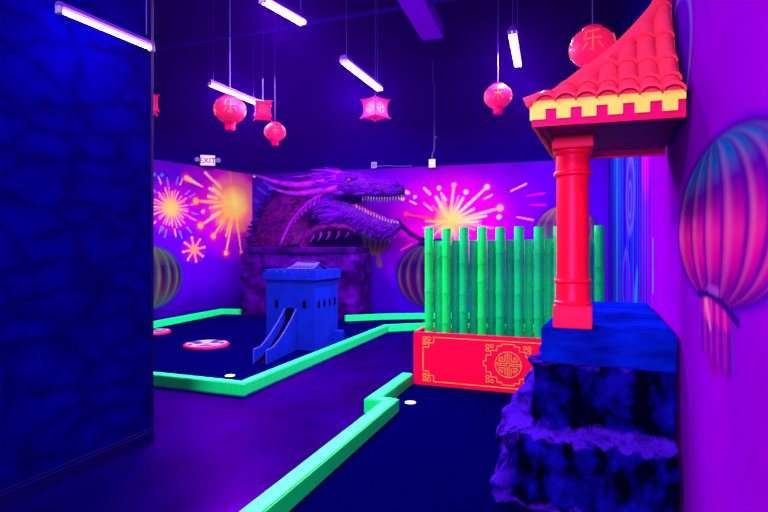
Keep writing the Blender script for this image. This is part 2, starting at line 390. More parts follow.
# left mural wall
WL = Wall((-6.10, 8.93), (-3.28, 12.74))
def paint_left(s, h):
    P = WL.sh; p = Paint(s, h, (92, 0, 215))
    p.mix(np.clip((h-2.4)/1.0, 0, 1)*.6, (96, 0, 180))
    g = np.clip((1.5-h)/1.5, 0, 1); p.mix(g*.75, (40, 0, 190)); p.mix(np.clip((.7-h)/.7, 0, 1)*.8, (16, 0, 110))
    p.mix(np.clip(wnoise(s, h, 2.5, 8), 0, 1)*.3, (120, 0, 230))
    W = (255, 196, 160); Y = (255, 170, 90)
    c = P(171, 207.5); r = random.Random(3)
    p.glow(c, .62, (230, 0, 190), .9, .7)
    n = 30
    for k in range(n):
        a = 6.283*k/n + r.uniform(-.07, .07); L = r.uniform(.34, .46)
        cc = Y if k % 2 else (255, 120, 130)
        p.seg((c[0]+.05*math.cos(a), c[1]+.05*math.sin(a)), (c[0]+math.cos(a)*L, c[1]+math.sin(a)*L), .030, .016, cc, .6)
    for k in range(20):
        a = 6.283*(k+.5)/20 + r.uniform(-.1, .1); L = r.uniform(.46, .56)
        p.seg((c[0]+math.cos(a)*L, c[1]+math.sin(a)*L), (c[0]+math.cos(a)*(L+.16), c[1]+math.sin(a)*(L+.16)), .020, .014, (110, 120, 255) if k % 3 else (255, 170, 200), .6)
    p.glow(c, .22, (255, 190, 90), 1, .7)
    for q in ((154, 174.5), (162, 175), (162, 228)): p.dot(P(*q), .045, (30, 130, 220))
    c = P(235, 203)
    p.glow(c, 1.45, (235, 0, 200), 1, .85, 1.1); p.glow(c, .95, (255, 30, 130), 1, .7)
    for k in range(26):
        a = r.uniform(1.7, 5.2); L = r.uniform(.5, .95)
        p.seg(c, (c[0]+math.cos(a)*L, c[1]+math.sin(a)*L), .05, .02, (255, 120, 90), .6, .8)
    for (x, y, w_, bl) in [(196, 201, 1.6, 3.4), (200.5, 225.5, 1.4, 3.2), (213.5, 236, 1.2, 2.8), (226, 253, 1.2, 2.6), (241, 252, 1.0, 1.5), (220, 222, 1.4, 0), (210, 208, 1.3, 0), (226, 236, 1.3, 0), (238, 232, 1.3, 0)]:
        e = P(x, y); p.seg(c, e, .05, w_*.022, Y, .6)
        if bl: p.glow(e, bl*.055, (255, 20, 90), .9, .8); p.dot(e, bl*.026, (255, 170, 90))
    e = P(186.5, 178); p.glow(e, .16, (255, 20, 120), .9, .8); p.seg(e, P(203, 187), .07, .012, (255, 190, 120))
    for (x, y) in [(209, 176.4), (218, 185), (214, 191), (213, 197.5), (217, 191), (221, 196), (219, 206), (216, 214)]:
        q = P(x, y); dx, dy = q[0]-c[0], q[1]-c[1]; L = math.hypot(dx, dy); dx, dy = dx/L, dy/L
        p.seg((q[0]-dx*.12, q[1]-dy*.12), (q[0]+dx*.12, q[1]+dy*.12), .030, .04, W)
    p.dot(P(203, 211.5), .055, Y)
    p.glow(c, .75, (255, 150, 60), 1, .8); p.glow(c, .42, (255, 214, 96), 1, .7)
    c = P(194, 249.5); p.glow(c, .35, (255, 0, 150), .7, 1)
    for k in range(8):
        a = 6.283*k/8+.2; q = (c[0]+math.cos(a)*.27, c[1]+math.sin(a)*.27)
        p.seg(c, q, .04, .016, (255, 140, 90)); p.dot(q, .03, (190, 200, 255))
    E = [-1, -.75, -.45, -.12, .22, .55, .8, 1]
    painted_lantern(p, P(148, 277.5), .76, .66, E, [(50, 80, 60), (70, 10, 60), (40, 0, 70), (90, 90, 60)], (20, 10, 180), (20, 50, 120), shine=(120, 120, 70))
    p.mix((h > 3.352).astype(float), (0, 0, 90))
    return p.c
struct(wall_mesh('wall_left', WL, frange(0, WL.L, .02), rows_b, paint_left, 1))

# right wall: a far stretch and a near stretch
WRF = Wall((2.235, 4.27), (4.62, 10.54))
WRN = Wall((2.235, 4.27), (0.372+.43*.15, .15))
def paint_rfar(s, h):
    P = WRF.sh; p = Paint(s, h, (26, 0, 165))
    st = np.zeros_like(s); r = np.random.RandomState(4)
    for i in range(9): st += np.sin(s*r.uniform(6, 30)+h*r.uniform(-.6, .6)+r.uniform(0, 6.28))
    p.mix(np.clip(st/4, 0, 1)*.8, (0, 60, 200)); p.mix(np.clip(-st/4, 0, 1)*.7, (30, 0, 120))
    a = P(617, 200)[0]
    p.mix(np.exp(-((s-a)/.5)**2)*.6*np.clip(.5+st/4, 0, 1), (0, 110, 200))
    p.mix(np.clip(1-s/1.1, 0, 1)*.9, (110, 0, 225))
    for (x, y, rx, ry, cc) in [(630, 195, 4, 36, (74, 50, 200)), (630, 200, 1.6, 17, (50, 70, 200)), (626, 285, 3.4, 32, (60, 40, 200)), (632, 296, 3, 22, (60, 0, 200))]:
        c = P(x, y); rs = abs(P(x+rx, y)[0]-P(x-rx, y)[0])/2; rh = ry*(WRF.a.y+WRF.d.y*c[0])/F
        d = ((s-c[0])/rs)**2+((h-c[1])/rh)**2
        p.mix(np.exp(-((d-1)/.35)**2)*.8, cc); p.mix(np.clip(1-d, 0, 1)*.4, (70, 0, 190))
    c = P(646, 160); p.glow(c, .4, (180, 0, 170), .9, .8)
    p.seg(P(637, 275), P(636, 298), .12, .25, (0, 110, 180), .9, .6)
    p.mix((h > 3.352).astype(float), (0, 0, 90))
    return p.c
def paint_rnear(s, h):
    P = WRN.sh; p = Paint(s, h, (134, 0, 204))
    st = np.zeros_like(s); r = np.random.RandomState(9)
    for i in range(7): st += np.sin(s*r.uniform(2, 12)+h*r.uniform(-.3, .3)+r.uniform(0, 6.28))
    p.mix(np.clip(st/4, 0, 1)*.35, (96, 0, 205)); p.mix(np.clip(-st/4, 0, 1)*.35, (150, 0, 190))
    sp = lambda y: (4.27-y)/abs(WRN.d.y)
    # painted edge lines by the bend
    p.seg((.16, .9), (.13, 2.6), .05, .07, (40, 0, 120), .8, .8); p.seg((.10, 1.1), (.10, 1.5), .05, .04, (0, 120, 190), .8)
    # upper painted lantern, mostly behind the pagoda roof
    c = (sp(2.78), 2.40); d = ((s-c[0])/.60)**2+((h-c[1])/.36)**2
    p.mix(np.clip((1.1-d)/.3, 0, 1)*.8, (70, 0, 200))
    p.mix(np.exp(-((d-.86)/.10)**2)*.8, (140, 70, 215)); p.mix(np.exp(-((d-1.08)/.07)**2)*.8, (60, 20, 190))
    # big lantern
    c = (sp(1.80), 1.505); RS = .88/.92
    edges = [-1] + [(sp(y)-c[0])/RS for y in (2.27, 1.97, 1.66, 1.36)] + [.72, .9, 1]
    painted_lantern(p, c, RS, .285, edges, [(90, 0, 130), (135, 0, 150), (200, 0, 150), (215, 20, 150), (160, 0, 150), (90, 0, 165), (0, 76, 180), (0, 70, 180)],
                    (44, 0, 190), (74, 0, 150), shine=(205, 80, 165))
    # knot and tassel
    a0, a1 = sp(2.03), sp(1.54)
    p.seg((a0+.06, 1.2), (a0+.08, 1.08), .075, .075, (120, 0, 150), .3); p.seg((a1-.08, 1.2), (a1-.06, 1.08), .075, .075, (120, 0, 150), .3); p.seg(((a0+a1)/2, 1.21), ((a0+a1)/2, 1.08), .13, .13, (130, 0, 155), .3)
    for k in range(9):
        x = a0+(a1-a0)*(k+.5)/9; cc = (210, 30, 160) if k % 2 else (165, 0, 170)
        p.seg((x, 1.225-.02*k/9), (x+.01, 1.13), .040, .040, cc, .5); p.seg((x, 1.13), (x+.01, 1.045+.012*(k % 2)), .040, .040, (150, 10, 175) if k % 2 else (110, 0, 165), .5)
    p.seg((a0-.02, 1.05), (a0-.03, 1.235), .014, .014, (60, 30, 200)); p.seg((a1+.02, 1.045), (a1+.02, 1.21), .014, .014, (60, 30, 200))
    p.seg((a0+.12, 1.215), (a0+.2, 1.13), .06, .02, (240, 120, 190), .9, .7)
    p.poly([(a0-.06, 1.235), (a0+.18, 1.252), (a1-.12, 1.235), (a1+.10, 1.20)], .020, (40, 0, 130)); p.seg((a0+.16, 1.272), (a1-.2, 1.268), .022, .022, (150, 50, 190), .6)
    p.mix((h > 3.352).astype(float), (0, 0, 90))
    return p.c
rows_n = frange(0, .9, .05)[:-1] + frange(.9, 2.9, .0085) + frange(2.95, 3.35, .05) + [3.355] + frange(3.6, HC, .35)
wf = wall_mesh('wall_right', WRF, frange(0, WRF.L+.1, .02), frange(0, 3.35, .03) + [3.355] + frange(3.6, HC, .35), paint_rfar, -1)
wn = wall_mesh('wall_right_near', WRN, frange(0, WRN.L, .012), rows_n, paint_rnear, 1)

# near left wall of painted stones with baseboard
a = G(152.5, 441); dl = Vector((.363, 1)).normalized(); nl = Vector((dl.y, -dl.x))
ang_l = math.atan2(dl.y, dl.x)
bm = B(); box(bm, -3.2, 0, 0, .16, 0, HC)
o = struct(obj('wall_near_left', bm, MT['stone_wall'])); o.location = (a.x, a.y, 0); o.rotation_euler.z = ang_l
bm = B(); box(bm, -3.2, 0, -.016, -.001, 0, .085, bev=.004); box(bm, -3.2, 0, -.012, -.001, .085, .105, bev=.003)
o = struct(obj('baseboard_left', bm, MT['base'])); o.location = (a.x, a.y, 0); o.rotation_euler.z = ang_l
bm = B(); box(bm, -.022, .006, -.006, .166, 0.106, HC-.01, bev=.002)
o = struct(obj('trim_left', bm, MT['base'])); o.location = (a.x, a.y, 0); o.rotation_euler.z = ang_l

# floor, ceiling
bm = B(); box(bm, -8, 5.6, -2.5, 14, -.1, 0)
struct(obj('floor', bm, MT['floor']))
bm = B(); box(bm, -8, 5.6, -2.5, 14, HC, HC+.12)
struct(obj('ceiling', bm, MT['ceil']))

# ------------------------------------------------------------ turf lanes and their green borders
BA = [Vector((-3.35, 5.72)), G(243.8, 396.7), G(388.6, 332.2), G(427, 330.3), Vector((2.7, 9.05))]
bm = B(); prism(bm, [(-3.35, 5.72), BA[1], BA[2], BA[3], (2.7, 9.05), (2.3, 10.9), (-.52, 10.70), (-3.15, 11.44), (-3.32, 11.62), (-3.70, 11.65), (-4.85, 7.6)], 0.001, TURF)
tag(obj('putting_green', bm, MT['turf']), 'dark blue turf lane around the blue castle and red disc', 'turf')
RBp = [Vector((-1.083, 1.2)), Vector((.1316, 4.49)), Vector((-.02, 4.55)), Vector((.305, 5.42))]
bm = B(); prism(bm, [*RBp, (2.28, 4.72), (2.16, 4.2), (.95, 1.4), (.85, 1.2)], 0.001, TURF)
tag(obj('putting_green', bm, MT['turf']), 'dark blue turf lane in front of the red planter and stone pedestal', 'turf')

def border(name, pts, side, label, w=.105, h=.125):
    """pts: visible bottom edge; the timber lies on `side` (+1 = left of travel)"""
    pts = [Vector(p) for p in pts]; n = len(pts); off = []
    for i in range(n):
        ns = []
        for (u, v) in ((i-1, i), (i, i+1)):
            if 0 <= u and v < n:
                d = (pts[v]-pts[u]).normalized(); ns.append(Vector((-d.y, d.x))*side)
        m = sum(ns, Vector((0, 0)))
        m.normalize(); off.append(pts[i] + m*w/max(.3, m.dot(ns[0])))
    org = pts[0]; t = thing('lane_border', label, 'lane border', (org.x, org.y, 0))
    for i in range(n-1):
        q = [pts[i]-org, pts[i+1]-org, off[i+1]-org, off[i]-org]
        bb = bmesh.new(); prism(bb, q, TURF*0, h)
        bmesh.ops.recalc_face_normals(bb, faces=bb.faces)
        top = [e for e in bb.edges if all(v.co.z > h-.001 for v in e.verts)]
        long_ = [e for e in top if (e.verts[0].co-e.verts[1].co).length > w*1.05]
        bmesh.ops.bevel(bb, geom=long_, offset=.008, segments=2, affect='EDGES')
        obj('border_rail', bb, MT['green'], t)
    return t
border('b', BA, 1, 'long bright green lane border with a corner in front of the blue castle')
border('b', [G(346, 322), G(384, 320.2), G(425.7, 319.5), Vector((1.95, 10.84))], 1, 'short green lane border far back beside the purple rock base')
border('b', [Vector((-4.80, 7.55)), G(154.3, 328.7), G(223, 314.6), G(239.5, 315)], 1, 'green lane border along the foot of the firework mural wall')
border('b', RBp, 1, 'green lane border running from the foreground with a small jog to the red planter', w=.12)

def cup(px, py, r, label):
    p = G(px, py); t = thing('golf_hole', label, 'golf hole', (p.x, p.y, TURF))
    bm = B(); lathe(bm, [(r, 0.0005), (r, .004), (r*.86, .005)], 28, cap=False)
    bmesh.ops.holes_fill(bm, edges=[e for e in bm.edges if e.is_boundary]); obj('cup_rim', bm, MT['white'], t)
    return t
cup(230, 376.8, .056, 'small white golf hole near the corner of the left green border')
cup(410.5, 404, .052, 'small white golf hole in front of the red planter')

def disc(c, R, label, rot):
    t = thing('bumper_disc', label, 'bumper disc', (c.x, c.y, TURF), rot)
    bm = B(); lathe(bm, [(R*.96, 0), (R, .006), (R, .032), (R*.97, .042), (R*.93, .044)], 48); obj('rim', bm, MT['rimred'], t, True)
    nr, na = 26, 72; co = [(0, 0, .047)]; fs = []
    for i in range(1, nr+1):
        for k in range(na): co.append((R*.93*i/nr*math.cos(6.28318*k/na), R*.93*i/nr*math.sin(6.28318*k/na), .047 if i < nr else .0445))
    for k in range(na):
        fs.append((0, 1+k, 1+(k+1) % na))
        for i in range(nr-1): fs.append((1+i*na+k, 1+(i+1)*na+k, 1+(i+1)*na+(k+1) % na, 1+i*na+(k+1) % na))
    me = bpy.data.meshes.new('painted_top'); me.from_pydata(co, [], fs)
    A = np.array(co)/R; p = Paint(A[:, 0], A[:, 1], (180, 140, 235))
    p.mix((np.hypot(A[:, 0], A[:, 1]) > .86).astype(float), (235, 20, 90))
    D = (4, 0, 48)
    for (x, y, a, b, rt) in [(-.5, .45, .27, .26, .3), (.46, .5, .27, .25, -.3), (-.34, .05, .27, .20, .8), (.34, .08, .27, .20, -.8), (0, -.25, .17, .12, 0), (0, -.62, .45, .17, 0), (.68, -.15, .12, .28, 0), (-.7, -.2, .12, .25, 0)]:
        X, Y_ = A[:, 0]-x, A[:, 1]-y; u = X*math.cos(rt)+Y_*math.sin(rt); v = -X*math.sin(rt)+Y_*math.cos(rt)
        p.mix(((u/a)**2+(v/b)**2 < 1).astype(float)*.95, D)
    at = me.color_attributes.new('paint', 'FLOAT_COLOR', 'POINT')
    at.data.foreach_set('color', np.hstack([p.c, np.ones((len(co), 1))]).astype(np.float32).ravel())
    me.materials.append(MT['discpaint']); o = bpy.data.objects.new('painted_top', me); C.objects.link(o); o.parent = t
MT['rimred'] = mat('disc_rim', (235, 20, 110), .4, .4)
disc(G(206.5, 347), .325, 'round white bumper disc with dark spots and pink rim, left of the castle', .3)
disc(G(152, 334), .30, 'round white bumper disc half hidden by the near stone wall', 1.2)

# ------------------------------------------------------------ red planter with gold key pattern
pl = Vector((.313, 5.42)); pr = Vector((1.34, 5.04)); pd = (pr-pl).normalized(); pa = math.atan2(pd.y, pd.x)
PW, PH, PD = 1.96, .556, .50
t = thing('planter', 'long red planter box with gold key pattern holding the bamboo poles', 'planter', (pl.x, pl.y, TURF), pa)
bm = B(); th = .03
box(bm, 0, PW, 0, th, 0, PH, bev=.004); box(bm, 0, PW, PD-th, PD, 0, PH, bev=.004)
box(bm, 0, th, th, PD-th, 0, PH, bev=.004); box(bm, PW-th, PW, th, PD-th, 0, PH, bev=.004)
obj('box_wall', bm, MT['red'], t)
bm = B(); box(bm, th, PW-th, th, PD-th, .005, PH-.06); obj('filling', bm, MT['dark'], t)
bm = B(); k = .00168; lw = .0075
def PF(u, w): return (u, w)
fl, ft, fb = .105, PH-.048, .046; fr = PW-fl
def knot(cx, cy, sx, sy, s=1.0):   # corner key, cx,cy is the outer corner, sx,sy point inwards
    K = k*s
    def q(x, y): return (cx+sx*x*K, cy+sy*y*K)
    for (x, y) in ((0, 0), (28, 0), (0, 28)): strip(bm, [q(x, y), q(x+19, y), q(x+19, y+19), q(x, y+19)], lw*.8, 0, -.003, closed=True)
    strip(bm, [q(68, 3), q(68, 36), q(19, 36)], lw*.8, 0, -.003); strip(bm, [q(3, 63), q(36, 63), q(36, 19)], lw*.8, 0, -.003)
    strip(bm, [q(9, 36), q(9, 47)], lw*.8, 0, -.003); strip(bm, [q(28, 9), q(9, 9)], lw*.6, 0, -.003)
for (x, sx) in ((fl, 1), (fr, -1)):
    for (y, sy) in ((ft, -1), (fb, 1)): knot(x, y, sx, sy)
    strip(bm, [(x, ft-66*k), (x, fb+66*k)], lw, 0, -.003)
for y in (ft, fb): strip(bm, [(fl+68*k, y), (fr-68*k, y)], lw, 0, -.003)
mx, my, K = PW/2, PH/2, .00137
def q(x, y): return (mx+x*K, my+y*K)
R_ = 92
ring = [q(R_*math.cos(6.28318*i/40), R_*math.sin(6.28318*i/40)) for i in range(40)]
strip(bm, ring, lw, 0, -.0035, closed=True)
for sx in (1, -1):
    for sy in (1, -1):
        strip(bm, [q(7*sx, 7*sy), q(7*sx, 90*sy)], lw*.7, 0, -.0035); strip(bm, [q(7*sx, 7*sy), q(90*sx, 7*sy)], lw*.7, 0, -.0035)
        strip(bm, [q(22*sx, 72*sy), q(22*sx, 24*sy), q(66*sx, 24*sy), q(60*sx, 48*sy), q(38*sx, 56*sy), q(38*sx, 40*sy), q(50*sx, 38*sy)], lw*.75, 0, -.0035)
        strip(bm, [q(45*sx, 148*sy), q(45*sx, 132*sy), q(80*sx, 132*sy), q(80*sx, 98*sy), q(118*sx, 98*sy)], lw*.85, 0, -.0035)
        strip(bm, [q(158*sx, 38*sy), q(158*sx, 62*sy), q(124*sx, 62*sy), q(124*sx, 98*sy)], lw*.85, 0, -.0035)
        strip(bm, [q(158*sx, 38*sy), q(158*sx, 18*sy), q(178*sx, 18*sy), q(178*sx, 0)], lw*.85, 0, -.0035)
        for (x, y) in ((138, 118), (108, 118), (138, 88)):
            strip(bm, [q(x*sx, y*sy), q((x+20)*sx, y*sy), q((x+20)*sx, (y+20)*sy), q(x*sx, (y+20)*sy)], lw*.75, 0, -.0035, closed=True)
for y in (148, -148): strip(bm, [q(-45, y), q(45, y)], lw*.85, 0, -.0035)
obj('gold_pattern', bm, MT['gold'], t)
planterM = Matrix.Translation((pl.x, pl.y, TURF)) @ RZ(pa)

# bamboo poles, tall and short by turns
def pole_mesh(r, h, nodes, seed):
    rr = random.Random(seed); prof = [(r*.98, 0)]; z = .02
    for zn in nodes:
        prof += [(r*.97, zn-.03), (r*1.0, zn-.008), (r*1.045, zn-.002), (r*1.02, zn+.003), (r*1.035, zn+.008), (r*.97, zn+.03)]
    prof += [(r*.97, h-.006), (r*.93, h), (r*.78, h), (r*.74, h-.05)]
    bm = B(); lathe(bm, prof, 18); return bm
orders = ['first', 'second', 'third', 'fourth', 'fifth', 'sixth', 'seventh', 'eighth', 'ninth', 'tenth', 'eleventh']
u0, du = .118, .0885; nt_, ns_ = 0, 0; z0 = PH-.058
for i in range(19):
    u = u0 + i*.0948; tall = i % 2 == 0; rr = random.Random(40+i)
    P_ = planterM @ Vector((u + rr.uniform(-.004, .004), (.20 if tall else .245), z0))
    top = (1.672 if tall else 1.535) + rr.uniform(-.008, .008); r = (.049 if tall else .045)
    hh = top - P_.z
    nodes = sorted([rr.uniform(.08, .3), rr.uniform(.42, .62), rr.uniform(.75, .9)])
    nodes = [n for n in nodes if n < hh-.06]
    m = BAM[rr.choice([0, 0, 2] if tall else [1, 1, 0])]
    o = obj('bamboo_pole', pole_mesh(r, hh, nodes, i), m, None, True); o.location = P_; o.rotation_euler.z = rr.uniform(0, 6)
    if tall: lab = 'tall green bamboo pole, %s tall one from the left end of the red planter' % orders[nt_]; nt_ += 1
    else: lab = 'shorter green bamboo pole, %s short one from the left, behind the tall poles' % orders[ns_]; ns_ += 1
    tag(o, lab, 'bamboo pole', 'bamboo poles in the red planter')

# ------------------------------------------------------------ blue castle with slide
cc = G(315, 352); dc = Vector((.337, 1)).normalized(); rc = Vector((dc.y, -dc.x))
ca = math.atan2(rc.y, rc.x)             # local x = along front face to the right, local y = back
CW, CD = .79, .80
t = thing('castle', 'blue miniature castle with battlements and a slide on the left lane', 'castle', (cc.x, cc.y, TURF), ca)
CH = 1.0
bm = B(); box(bm, -CW, 0, 0, CD, 0, CH, bev=.006)
castle_body = obj('body', bm, MT['castle'], t)
bm = B(); e = .035
box(bm, -CW-e, e, -e, CD+e, CH, CH+.115, bev=.006)
def merl(x0, x1, y0, y1): box(bm, x0, x1, y0, y1, CH+.115, CH+.145, bev=.003)
n = 7; L = (CW+2*e)
for i in range(n):
    x = -CW-e + L*i/n
    for y in (-e, CD+e-.05): merl(x, x+L/n*.66, y, y+.05)
L2 = CD+2*e
for i in range(n):
    y = -e+L2*i/n
    for x in (-CW-e, e-.05): merl(x, x+.05, y, y+L2/n*.66)
obj('battlement', bm, MT['castle'], t)
def arch_pts(w, h, n=8):
    pts = [(-w/2, 0), (w/2, 0), (w/2, h-w/2)]
    for i in range(1, n): a_ = math.pi*i/n; pts.append((w/2*math.cos(a_), h-w/2+w/2*math.sin(a_)))
    pts.append((-w/2, h-w/2)); return pts
def window(x, y, z, w, h, side):
    bm = B(); prism(bm, arch_pts(w, h), 0, .012, Matrix.Rotation(math.pi/2, 4, 'X'))
    bmesh.ops.translate(bm, vec=(0, .006, 0), verts=bm.verts)
    if side: bmesh.ops.transform(bm, matrix=RZ(math.pi/2), verts=bm.verts)
    bmesh.ops.translate(bm, vec=(x, y, z), verts=bm.verts)
    obj('window', bm, MT['dark'], t)
window(-.615, 0, .60, .055, .11, 0); window(-.165, 0, .60, .055, .11, 0)
for i in range(4): window(0, .12+i*.185, .60, .055, .11, 1)
# pagoda roof on top
bm = B(); zr = CH+.115
x0, x1, y0, y1 = -.56, -.06, .2, .62
def gable(bm, x0, x1, y0, y1, z0, zr, ov, th):
    ym = (y0+y1)/2; n = 6
    for sg in (-1, 1):
        prev = None
        for i in range(n+1):
            f = i/n; y = ym + sg*(y1-y0)/2*f*1.1; z = zr-(zr-z0)*(1-(1-f)**1.5)
            cur = [(x0-ov+f*-.03, y, z), (x1+ov+f*.03, y, z)]
            if prev:
                v = [bm.verts.new(p_) for p_ in (prev[0], prev[1], cur[1], cur[0])] + [bm.verts.new((p_[0], p_[1], p_[2]-th)) for p_ in (prev[0], prev[1], cur[1], cur[0])]
                for f_ in ((0, 1, 2, 3), (7, 6, 5, 4), (0, 4, 5, 1), (1, 5, 6, 2), (2, 6, 7, 3), (3, 7, 4, 0)): bm.faces.new([v[j] for j in f_])
            prev = cur
gable(bm, -.46, -.14, .12, .64, zr+.045, zr+.135, .03, .016)
box(bm, -.42, -.18, .367, .393, zr+.128, zr+.148, bev=.004)
obj('pagoda_roof', bm, MT['castleroof'], t)
bm = B(); box(bm, -.48, -.12, .15, .61, zr, zr+.055); 
v = [bm.verts.new(p_) for p_ in ((-.48, .15, zr+.055), (-.48, .61, zr+.055), (-.48, .38, zr+.118), (-.12, .15, zr+.055), (-.12, .61, zr+.055), (-.12, .38, zr+.118))]
for f_ in ((0, 1, 2), (3, 5, 4), (0, 3, 4, 1), (1, 4, 5, 2), (2, 5, 3, 0)): bm.faces.new([v[j] for j in f_])
obj('roof_house', bm, MT['castle'], t)
# slide
sx0, sx1 = -.475, -.305; LEN = .96; SHX = .10
def prof(f): return .42*(1-f)**1.6 + .035    # bed height from the wall (0) to the end (1)
bmP, bmB = B(), B(); n = 20; wt = .014
for (xa, xb) in ((sx0-wt, sx0), (sx1, sx1+wt)):
    for i in range(n):
        f0, f1 = i/n, (i+1)/n; ya, yb = -LEN*f0, -LEN*f1
        ta, tb = prof(f0)+.13-.03*f0, prof(f1)+.13-.03*f1; ta, tb = max(ta, .17), max(tb, .17)
        v = [bmP.verts.new(p_) for p_ in ((xa, ya, 0), (xb, ya, 0), (xb, yb, 0), (xa, yb, 0), (xa, ya, ta), (xb, ya, ta), (xb, yb, tb), (xa, yb, tb))]
        for f_ in ((0, 3, 2, 1), (4, 5, 6, 7), (0, 4, 7, 3), (1, 2, 6, 5)): bmP.faces.new([v[j] for j in f_])
        if i in (0, n-1):
            for f_ in ((0, 1, 5, 4), (2, 3, 7, 6)): bmP.faces.new([v[j] for j in f_])
for i in range(n):
    f0, f1 = i/n, (i+1)/n
    v = [bmB.verts.new(p_) for p_ in ((sx0, -LEN*f0, prof(f0)-.03), (sx1, -LEN*f0, prof(f0)-.03), (sx1, -LEN*f1, prof(f1)-.03), (sx0, -LEN*f1, prof(f1)-.03))]
    bmB.faces.new(v)
for b_ in (bmP, bmB):
    for v_ in b_.verts: v_.co.x += SHX*(-v_.co.y/LEN)
bmesh.ops.remove_doubles(bmP, verts=bmP.verts, dist=1e-5)
sl = obj('slide', bmP, MT['castle'], t)
bmesh.ops.remove_doubles(bmB, verts=bmB.verts, dist=1e-5)
obj('slide_bed', bmB, MT['dark'], sl, True)
bm = B()
for xa in (sx0-wt/2, sx1+wt/2):
    tube(bm, [(xa+SHX*i/n, -LEN*i/n, max(prof(i/n)+.13-.03*i/n, .17)+.003) for i in range(n+1)], .009, 6)
    tube(bm, [(xa+SHX, -LEN-.002, .0), (xa+SHX, -LEN-.002, .17)], .008, 6)
obj('slide_edge', bm, MT['slide'], sl, True)
bm = B(); prism(bm, arch_pts(.20, .26), 0, .014, Matrix.Rotation(math.pi/2, 4, 'X')); bmesh.ops.translate(bm, vec=((sx0+sx1)/2, 0.007, .345), verts=bm.verts)
obj('slide_mouth', bm, MT['dark'], sl)
bm = B(); box(bm, 0, .13, .62, .76, 0, .20, bev=.006); obj('ball_outlet', bm, MT['castle'], t)

# ------------------------------------------------------------ rocks
def rock_block(bm, poly_fn, levels, nper, amp, seed, flush=False, vf=(5.5, 9)):
    """stack of noisy outlines; poly_fn(z) -> 4 corners"""
    rings = []
    for z in levels:
        q = [Vector(p_) for p_ in poly_fn(z)]; c = sum(q, Vector((0, 0)))/len(q); ring = []
        for i in range(len(q)):
            A_, B_ = q[i], q[(i+1) % len(q)]; d = (B_-A_).normalized(); nrm = Vector((d.y, -d.x))
            for k_ in range(nper):
                f = k_/nper; p_ = A_.lerp(B_, f); s3 = Vector((p_.x*3.1+seed, p_.y*3.1, z*5))
                dsp = noise.fractal(s3, 1.0, 2.0, 5)*amp + noise.noise(Vector((p_.x*9+seed, p_.y*9, z*2.0)))*amp*.9
                vd = noise.voronoi(Vector((p_.x*vf[0]+seed, p_.y*vf[0], z*vf[1])))[0]; dsp += (vd[1]-vd[0]-.22)*amp*1.5
                out = (p_-c).normalized() if k_ == 0 else nrm
                if flush and (i == 1 or (i == 2 and k_ == 0)): dsp = -abs(dsp)*.4
                ring.append(bm.verts.new((p_.x+out.x*dsp, p_.y+out.y*dsp, z)))
        rings.append(ring)
    m = len(rings[0])
    for i in range(len(rings)-1):
        for k_ in range(m): bm.faces.new((rings[i][k_], rings[i][(k_+1) % m], rings[i+1][(k_+1) % m], rings[i+1][k_]))
    bm.faces.new(rings[0][::-1]); bm.faces.new(rings[-1])

# right pedestal
PFL = Vector((.883, 2.88)); PFR = Vector((1.492, 2.604)); PBR = Vector((2.20, 4.27)); PBL = Vector((1.62, 4.50))
def loc2(p, o): return (p[0]-o[0], p[1]-o[1])
t = thing('stone_pedestal', 'big blue rock pedestal with smooth slab top carrying the red column', 'pedestal', (PFL.x, PFL.y, TURF))
rP = (PFR-PFL).normalized(); dP = (PBL-PFL).normalized()
def ped(off_l, off_f, z):
    return [loc2(PFL - rP*off_l - dP*off_f, PFL), loc2(PFR - dP*off_f, PFL), loc2(PBR, PFL), loc2(PBL - rP*off_l, PFL)]
def pedfn(z):
    if z < .375: ol, of = .215 + .02*math.sin(z*19), .125+.012*math.sin(z*30)
    elif z < .42: f = (z-.375)/.045; ol = .215-.16*f; of = .125*(1-f)
    else: ol, of = .052, .0
    om = .29 if z < .28 else .29 - .27*(z-.28)/.52
    q = ped(ol, of, z); m1 = PFL + dP*.24 - rP*max(om, ol); m2 = PFL + dP*.9 - rP*om
    ce = PFL - rP*ol*.9 + dP*.13
    return q[:3] + [loc2(PBL-rP*.05, PFL), loc2(m2, PFL), loc2(m1, PFL), loc2(ce, PFL)]
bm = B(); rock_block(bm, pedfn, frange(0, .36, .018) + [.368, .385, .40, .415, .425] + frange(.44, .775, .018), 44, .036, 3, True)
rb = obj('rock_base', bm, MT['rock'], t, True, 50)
# ledges and the left flank carry violet lamp glow mixed into the rock colour
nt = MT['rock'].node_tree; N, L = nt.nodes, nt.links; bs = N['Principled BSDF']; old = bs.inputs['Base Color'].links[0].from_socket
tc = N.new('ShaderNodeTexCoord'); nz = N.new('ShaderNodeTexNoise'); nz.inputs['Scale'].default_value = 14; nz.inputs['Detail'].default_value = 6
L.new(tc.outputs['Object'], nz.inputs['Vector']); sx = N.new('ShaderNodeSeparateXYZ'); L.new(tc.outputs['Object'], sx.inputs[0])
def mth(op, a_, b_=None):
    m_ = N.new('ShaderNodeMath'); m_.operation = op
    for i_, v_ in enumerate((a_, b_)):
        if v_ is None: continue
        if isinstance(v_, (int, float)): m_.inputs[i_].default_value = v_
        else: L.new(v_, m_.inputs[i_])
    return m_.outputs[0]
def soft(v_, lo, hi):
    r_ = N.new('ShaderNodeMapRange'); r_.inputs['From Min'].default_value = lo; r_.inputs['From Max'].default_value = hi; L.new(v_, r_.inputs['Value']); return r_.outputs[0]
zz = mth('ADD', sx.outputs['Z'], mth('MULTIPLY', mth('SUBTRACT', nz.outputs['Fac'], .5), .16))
band = mth('MULTIPLY', soft(zz, .365, .385), soft(zz, .44, .41)); topb = soft(zz, .76, .79); low = soft(zz, .05, .02)
